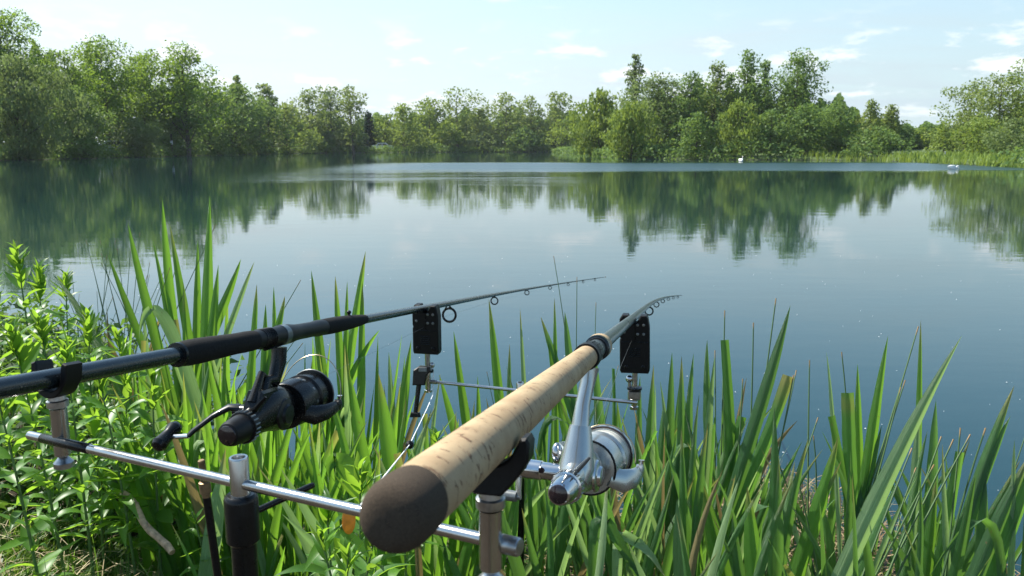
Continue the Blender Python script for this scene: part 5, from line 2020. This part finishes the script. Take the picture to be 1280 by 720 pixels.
herb(450, 585, 1.50, 'upright herb rising just left of the dark butt cap', leaf=.075, lean=.01, bare=.1)
herb(408, 628, 1.35, 'pale leafy herb between thick bank stick and butt cap', leaf=.07, bare=.1)
herb(470, 665, 1.25, 'herb at the bottom below the dark butt cap', leaf=.07, bare=.1)
herb(398, 662, 1.30, 'low herb beside the brown pipe end', leaf=.06, bare=.1)
herb(436, 690, 1.20, 'low herb at the bottom edge right of the pipe end', leaf=.065, bare=.05)
herb(505, 640, 1.60, 'herb with yellow-green tip half hidden by the butt cap', leaf=.07)
herb(545, 545, 1.90, 'yellow-green herb rising beside the bead of the pale cord', leaf=.08)
herb(240, 640, 1.75, 'tiny herb left of the slim brass-jointed stick', leaf=.05, bare=.05)
herb(-10, 470, 1.60, 'shaded herb cut off by the left edge under the rod', bare=.1)
herb(60, 470, 2.00, 'herb deep in the green mass behind the left cradle')
herb(225, 520, 2.00, 'herb in the shadow between foam grip and crank')
# orange petal caught on the herb
pet = C(436, 650, 1.22)
mb = MB()
mb.ell(pet, camvec(.010, .004, .002), camvec(.0, .0015, .004), camvec(-.002, .022, 0), 14, 8)
tag(mb.build('orange_petal', M['orange']), 'small orange petal just left of the dark butt cap under the bar', 'petal')


# ------------------------------------------------------------ rushes
def rush(px, py, bx, by, d, label, n=1, w=.0035, group='thin rushes among the iris leaves', spread=.05):
    B = C(bx, by, d); T = C(px, py, d)
    G = to_ground(B, B - T)
    root = thing('rush', G, label, 'rush', group)
    for i in range(n):
        off = Vector((random.gauss(0, spread), random.gauss(0, spread * .6), 0)) if i else Vector((0, 0, 0))
        tp = T + (Vector((random.gauss(0, .08), random.gauss(0, .05), random.uniform(-.22, .0))) if i else Vector((0, 0, 0)))
        g = G + off * .5
        g.z = gz(g.x, g.y) - .03
        mid = g.lerp(tp, .55) + Vector((random.gauss(0, .012), random.gauss(0, .01), 0))
        pts = [g.lerp(mid, t / 8).lerp(mid.lerp(tp, t / 8), t / 8) for t in range(9)]
        mb = MB().sweep(pts, [w * (1 - .55 * t / 8) for t in range(9)], 6)
        o = mb.build('stem', M['rush'], root)
        al = np.repeat(np.arange(9) / 8, 6)
        a = o.data.attributes.new('along', 'FLOAT', 'POINT')
        a.data.foreach_set('value', al.astype(np.float32))


rush(970, 373, 946, 545, 2.1, 'tall thin rush crossing left of the tall slanting iris blade', 3)
rush(906, 388, 903, 500, 2.3, 'thin dark rush standing beside the square-cut pale leaf', 2)
rush(1012, 450, 1011, 590, 2.2, 'straight rush alone in the gap over open water', 2)
rush(992, 469, 962, 600, 2.0, 'rush with a pale tip leaning right beside the cut slanting leaf', 3)
rush(1148, 408, 1092, 590, 2.0, 'long rush leaning up to the dark spear above the broad pale blade', 3)
rush(971, 573, 1008, 700, 1.8, 'pale broken-topped rush leaning left over the straw patch', 2)
rush(1192, 549, 1118, 690, 1.7, 'green rush with a snapped tip, leftmost of three at lower right', 3, spread=.07)
rush(1213, 543, 1128, 715, 1.65, 'green rush with pale snapped tip, middle of three at lower right', 3, spread=.07)
rush(1232, 535, 1186, 715, 1.65, 'green rush with pale snapped tip, rightmost of three at lower right', 2)
rush(692, 320, 705, 440, 2.6, 'hair-thin rush rising over the rod tip in the middle of the water', 2, w=.0022)
rush(745, 378, 745, 450, 2.6, 'hair-thin dark rush between cork handle and right alarm', 2, w=.0022)
rush(652, 420, 655, 500, 2.5, 'hair-thin rush above the far bank stick', 2, w=.0022)
rush(1052, 440, 1056, 520, 2.3, 'short dark rush left of the square-cut broad blade', 2)
rush(1238, 400, 1236, 480, 2.3, 'faint thin rush near the right edge', 1, w=.002) if 0 else None
rush(376, 350, 330, 430, 2.4, 'thin rush slanting up right above the foam grip', 3, w=.0024)
rush(270, 280, 225, 380, 2.4, 'thin rush arching beside the tallest iris blades', 3, w=.0022)
rush(125, 300, 150, 400, 3.0, 'loose thin rushes over the bright water behind the left herbs', 9, w=.0022, spread=.25)
rush(175, 290, 165, 400, 3.2, 'thin crossing rushes between the left herbs and leaning iris', 9, w=.0022, spread=.22)
rush(90, 340, 100, 420, 3.1, 'tangle of fine rushes behind the second leafy herb', 10, w=.0020, spread=.25)
rush(795, 520, 860, 700, 2.0, 'thin rush stems crossing below the right bite alarm', 4, w=.0022, spread=.1)
rush(590, 560, 640, 700, 2.0, 'thin rush stems behind the cradle under the cork handle', 4, w=.0022, spread=.1)
rush(1290, 520, 1235, 690, 1.8, 'thin rush leaning out of the right edge', 3, w=.0026)


# ------------------------------------------------------------ undergrowth that nobody could count
def undergrowth():
    rg = np.random.default_rng(21)
    # leafy cover of the left bank, and tufts elsewhere
    P, S_ = [], []
    n = 60000
    x = rg.uniform(-3.6, .2, n); y = rg.uniform(1.25, 5.6, n)
    s = sdist(np.column_stack([x, y]))
    hmax = np.interp(x, [-3.6, -1.2, -.75, -.45, 0, .2], [.42, .40, .34, .20, .12, .05])
    hmax = hmax * np.interp(y, [1.25, 1.9, 2.08, 2.4, 5], [.04, .07, .5, 1, .9])
    hmax *= .65 + .5 * np.sin(x * 7 + y * 3) * np.sin(y * 6 - x * 2)
    ok = (s > -.05) & (rg.random(n) < np.interp(x, [-3, -.9, .2], [1, 1, .25]))
    x, y, hmax = x[ok], y[ok], hmax[ok]
    z = np.maximum(gz_np(np.column_stack([x, y])), 0) + rg.random(len(x)) ** .7 * np.maximum(hmax, .03)
    P = np.column_stack([x, y, z]); n = len(x)
    T = np.array([[-.5, 0, 0], [-.15, -.2, .05], [.5, 0, -.1], [-.15, .2, .05]])
    V, F, A = cloud(P, rand_rot(n, 1.3, rg), rg.uniform(.022, .062, n), rg.random(n), 1.0, T)
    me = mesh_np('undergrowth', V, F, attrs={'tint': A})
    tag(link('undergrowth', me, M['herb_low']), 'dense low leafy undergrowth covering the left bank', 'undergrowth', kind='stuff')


def blades(name, label, matl, N, xr, yr, hr, wid, lean, seed, dens=None, margin=-.15, lay=False):
    rg = np.random.default_rng(seed)
    x = rg.uniform(*xr, N); y = rg.uniform(*yr, N)
    P = np.column_stack([x, y])
    s = sdist(P)
    ok = s > margin
    if dens is not None:
        ok &= rg.random(N) < dens(x, y)
    P = P[ok]; n = len(P)
    z = gz_np(P)
    if lay:
        z = np.maximum(z, -.01) + rg.random(n) ** 1.5 * .07
    az = rg.random(n) * 2 * pi
    h = rg.uniform(*hr, n)
    k = 5
    t = np.linspace(0, 1, k)
    ln = rg.uniform(*lean, n)
    V = np.zeros((n, k, 2, 3)); AL = np.zeros((n, k, 2))
    waz = az + pi / 2 + rg.normal(0, .3, n)
    for i, tt in enumerate(t):
        cx = np.cos(az) * ln * h * tt ** 1.7; cy = np.sin(az) * ln * h * tt ** 1.7
        cz = h * tt * (1 if not lay else .12) * (1 - .25 * ln * tt)
        if lay:
            cx = np.cos(az) * h * tt; cy = np.sin(az) * h * tt
            cz = h * (.15 + .1 * np.sin(az * 3)) * np.sin(tt * pi * .8)
        w_ = rg.uniform(.9, 1.1, n) * wid * (1 - tt ** 2 * .93) / 2
        for j, sg in enumerate((-1, 1)):
            V[:, i, j, 0] = P[:, 0] + cx + np.cos(waz) * w_ * sg
            V[:, i, j, 1] = P[:, 1] + cy + np.sin(waz) * w_ * sg
            V[:, i, j, 2] = z + cz
            AL[:, i, j] = tt
    base = np.arange(n)[:, None, None] * (k * 2)
    q = np.array([[2 * i, 2 * i + 1, 2 * i + 3, 2 * i + 2] for i in range(k - 1)])[None]
    F = (base + q).reshape(-1, 4)
    tint = np.repeat(rg.random(n), k * 2)
    me = mesh_np(name, V.reshape(-1, 3), F, attrs={'tint': tint, 'along': AL.ravel() * .9})
    tag(link(name, me, M[matl]), label, 'grass', kind='stuff')


undergrowth()
blades('grass', 'fine green grass between the iris and herb stems', 'grass', 9000, (-2.6, 2.6), (1.2, 3.2), (.05, .20), .0038, (.1, .9), 31,
       lambda x, y: np.interp(x, [-2.6, -.6, .4, 2.6], [.5, .8, .9, .9]))
blades('short_turf', 'short sunlit turf on top of the bank at the lower left', 'turf', 52000, (-1.7, .1), (1.15, 2.0), (.015, .05), .003, (.2, 1.2), 32,
       lambda x, y: np.interp(x, [-1.5, -1, -.2, .1], [.6, 1, .8, .2]))
blades('cut_grass', 'dry pale cut grass lying on the turf at the lower left', 'straw_light', 4200, (-1.4, -.15), (1.2, 1.95), (.03, .12), .0022, (.2, 1), 33,
       lambda x, y: .9 - np.abs(x + .72) * 1.1, lay=True)
blades('dead_reed_litter', 'straw-coloured dead reeds strewn along the waterline', 'straw', 3800, (-.7, 2.4), (1.7, 2.75), (.06, .24), .0045, (.2, 1), 34,
       lambda x, y: np.interp(x, [-.7, -.4, .2, .5, .75, 1.25, 1.5, 2.4], [.4, .8, .2, .75, 1, 1, .35, .3]), margin=-.16, lay=True)
blades('dead_reed_stubble', 'upright broken dead reed stubble at the waterline', 'straw', 1100, (.3, 2.2), (2.0, 2.75), (.05, .20), .0045, (.0, .4), 35,
       lambda x, y: np.interp(x, [.3, .8, 1.2, 2.2], [.6, 1, 1, .3]), margin=-.12)


def floaters():
    rg = np.random.default_rng(77)
    n = 260
    r = 2.6 + 7 * rg.random(n) ** 1.6; th = rg.uniform(-.55, .62, n)
    x = r * np.sin(th); y = r * np.cos(th)
    P = np.column_stack([x, y]); ok = sdist(P) < -.1
    P = P[ok]; n = len(P)
    R = np.zeros((n, 3, 3)); a = rg.random(n) * 6.28
    R[:, 0, 0] = np.cos(a); R[:, 1, 0] = np.sin(a); R[:, 0, 1] = -np.sin(a); R[:, 1, 1] = np.cos(a); R[:, 2, 2] = 1
    T = np.array([[-.5, 0, 0], [0, -.3, .02], [.5, 0, 0], [0, .3, .04]])
    V, F, A = cloud(np.column_stack([P, np.full(n, .0035)]), R, rg.uniform(.003, .011, n) * (P[:, 1] / 3) ** .4, rg.random(n), 1, T)
    me = mesh_np('floating_fluff', V, F, attrs={'tint': A})
    tag(link('floating_fluff', me, M['sign_white']), 'tiny pale seed fluff floating on the near water', 'fluff', kind='stuff')


floaters()


# ------------------------------------------------------------ thin summer haze over the lake
def haze():
    m, t = mat('haze')
    v = t.n('ShaderNodeVolumePrincipled')
    v.inputs['Color'].default_value = (.86, .93, 1, 1)
    v.inputs['Density'].default_value = HAZE
    v.inputs['Anisotropy'].default_value = 0
    o = t.n('ShaderNodeOutputMaterial')
    t.l(v.outputs[0], o.inputs[1])
    V = [(x, y, z) for x in (-905, 905) for y in (-905, 905) for z in (-2.3, 24)]
    F = [[0, 1, 3, 2], [4, 6, 7, 5], [0, 4, 5, 1], [2, 3, 7, 6], [0, 2, 6, 4], [1, 5, 7, 3]]
    me = mesh_np('haze', V, F)
    tag(link('haze', me, M['haze']), 'thin pale haze over the lake', 'haze', kind='stuff')


HAZE = .0002
haze()
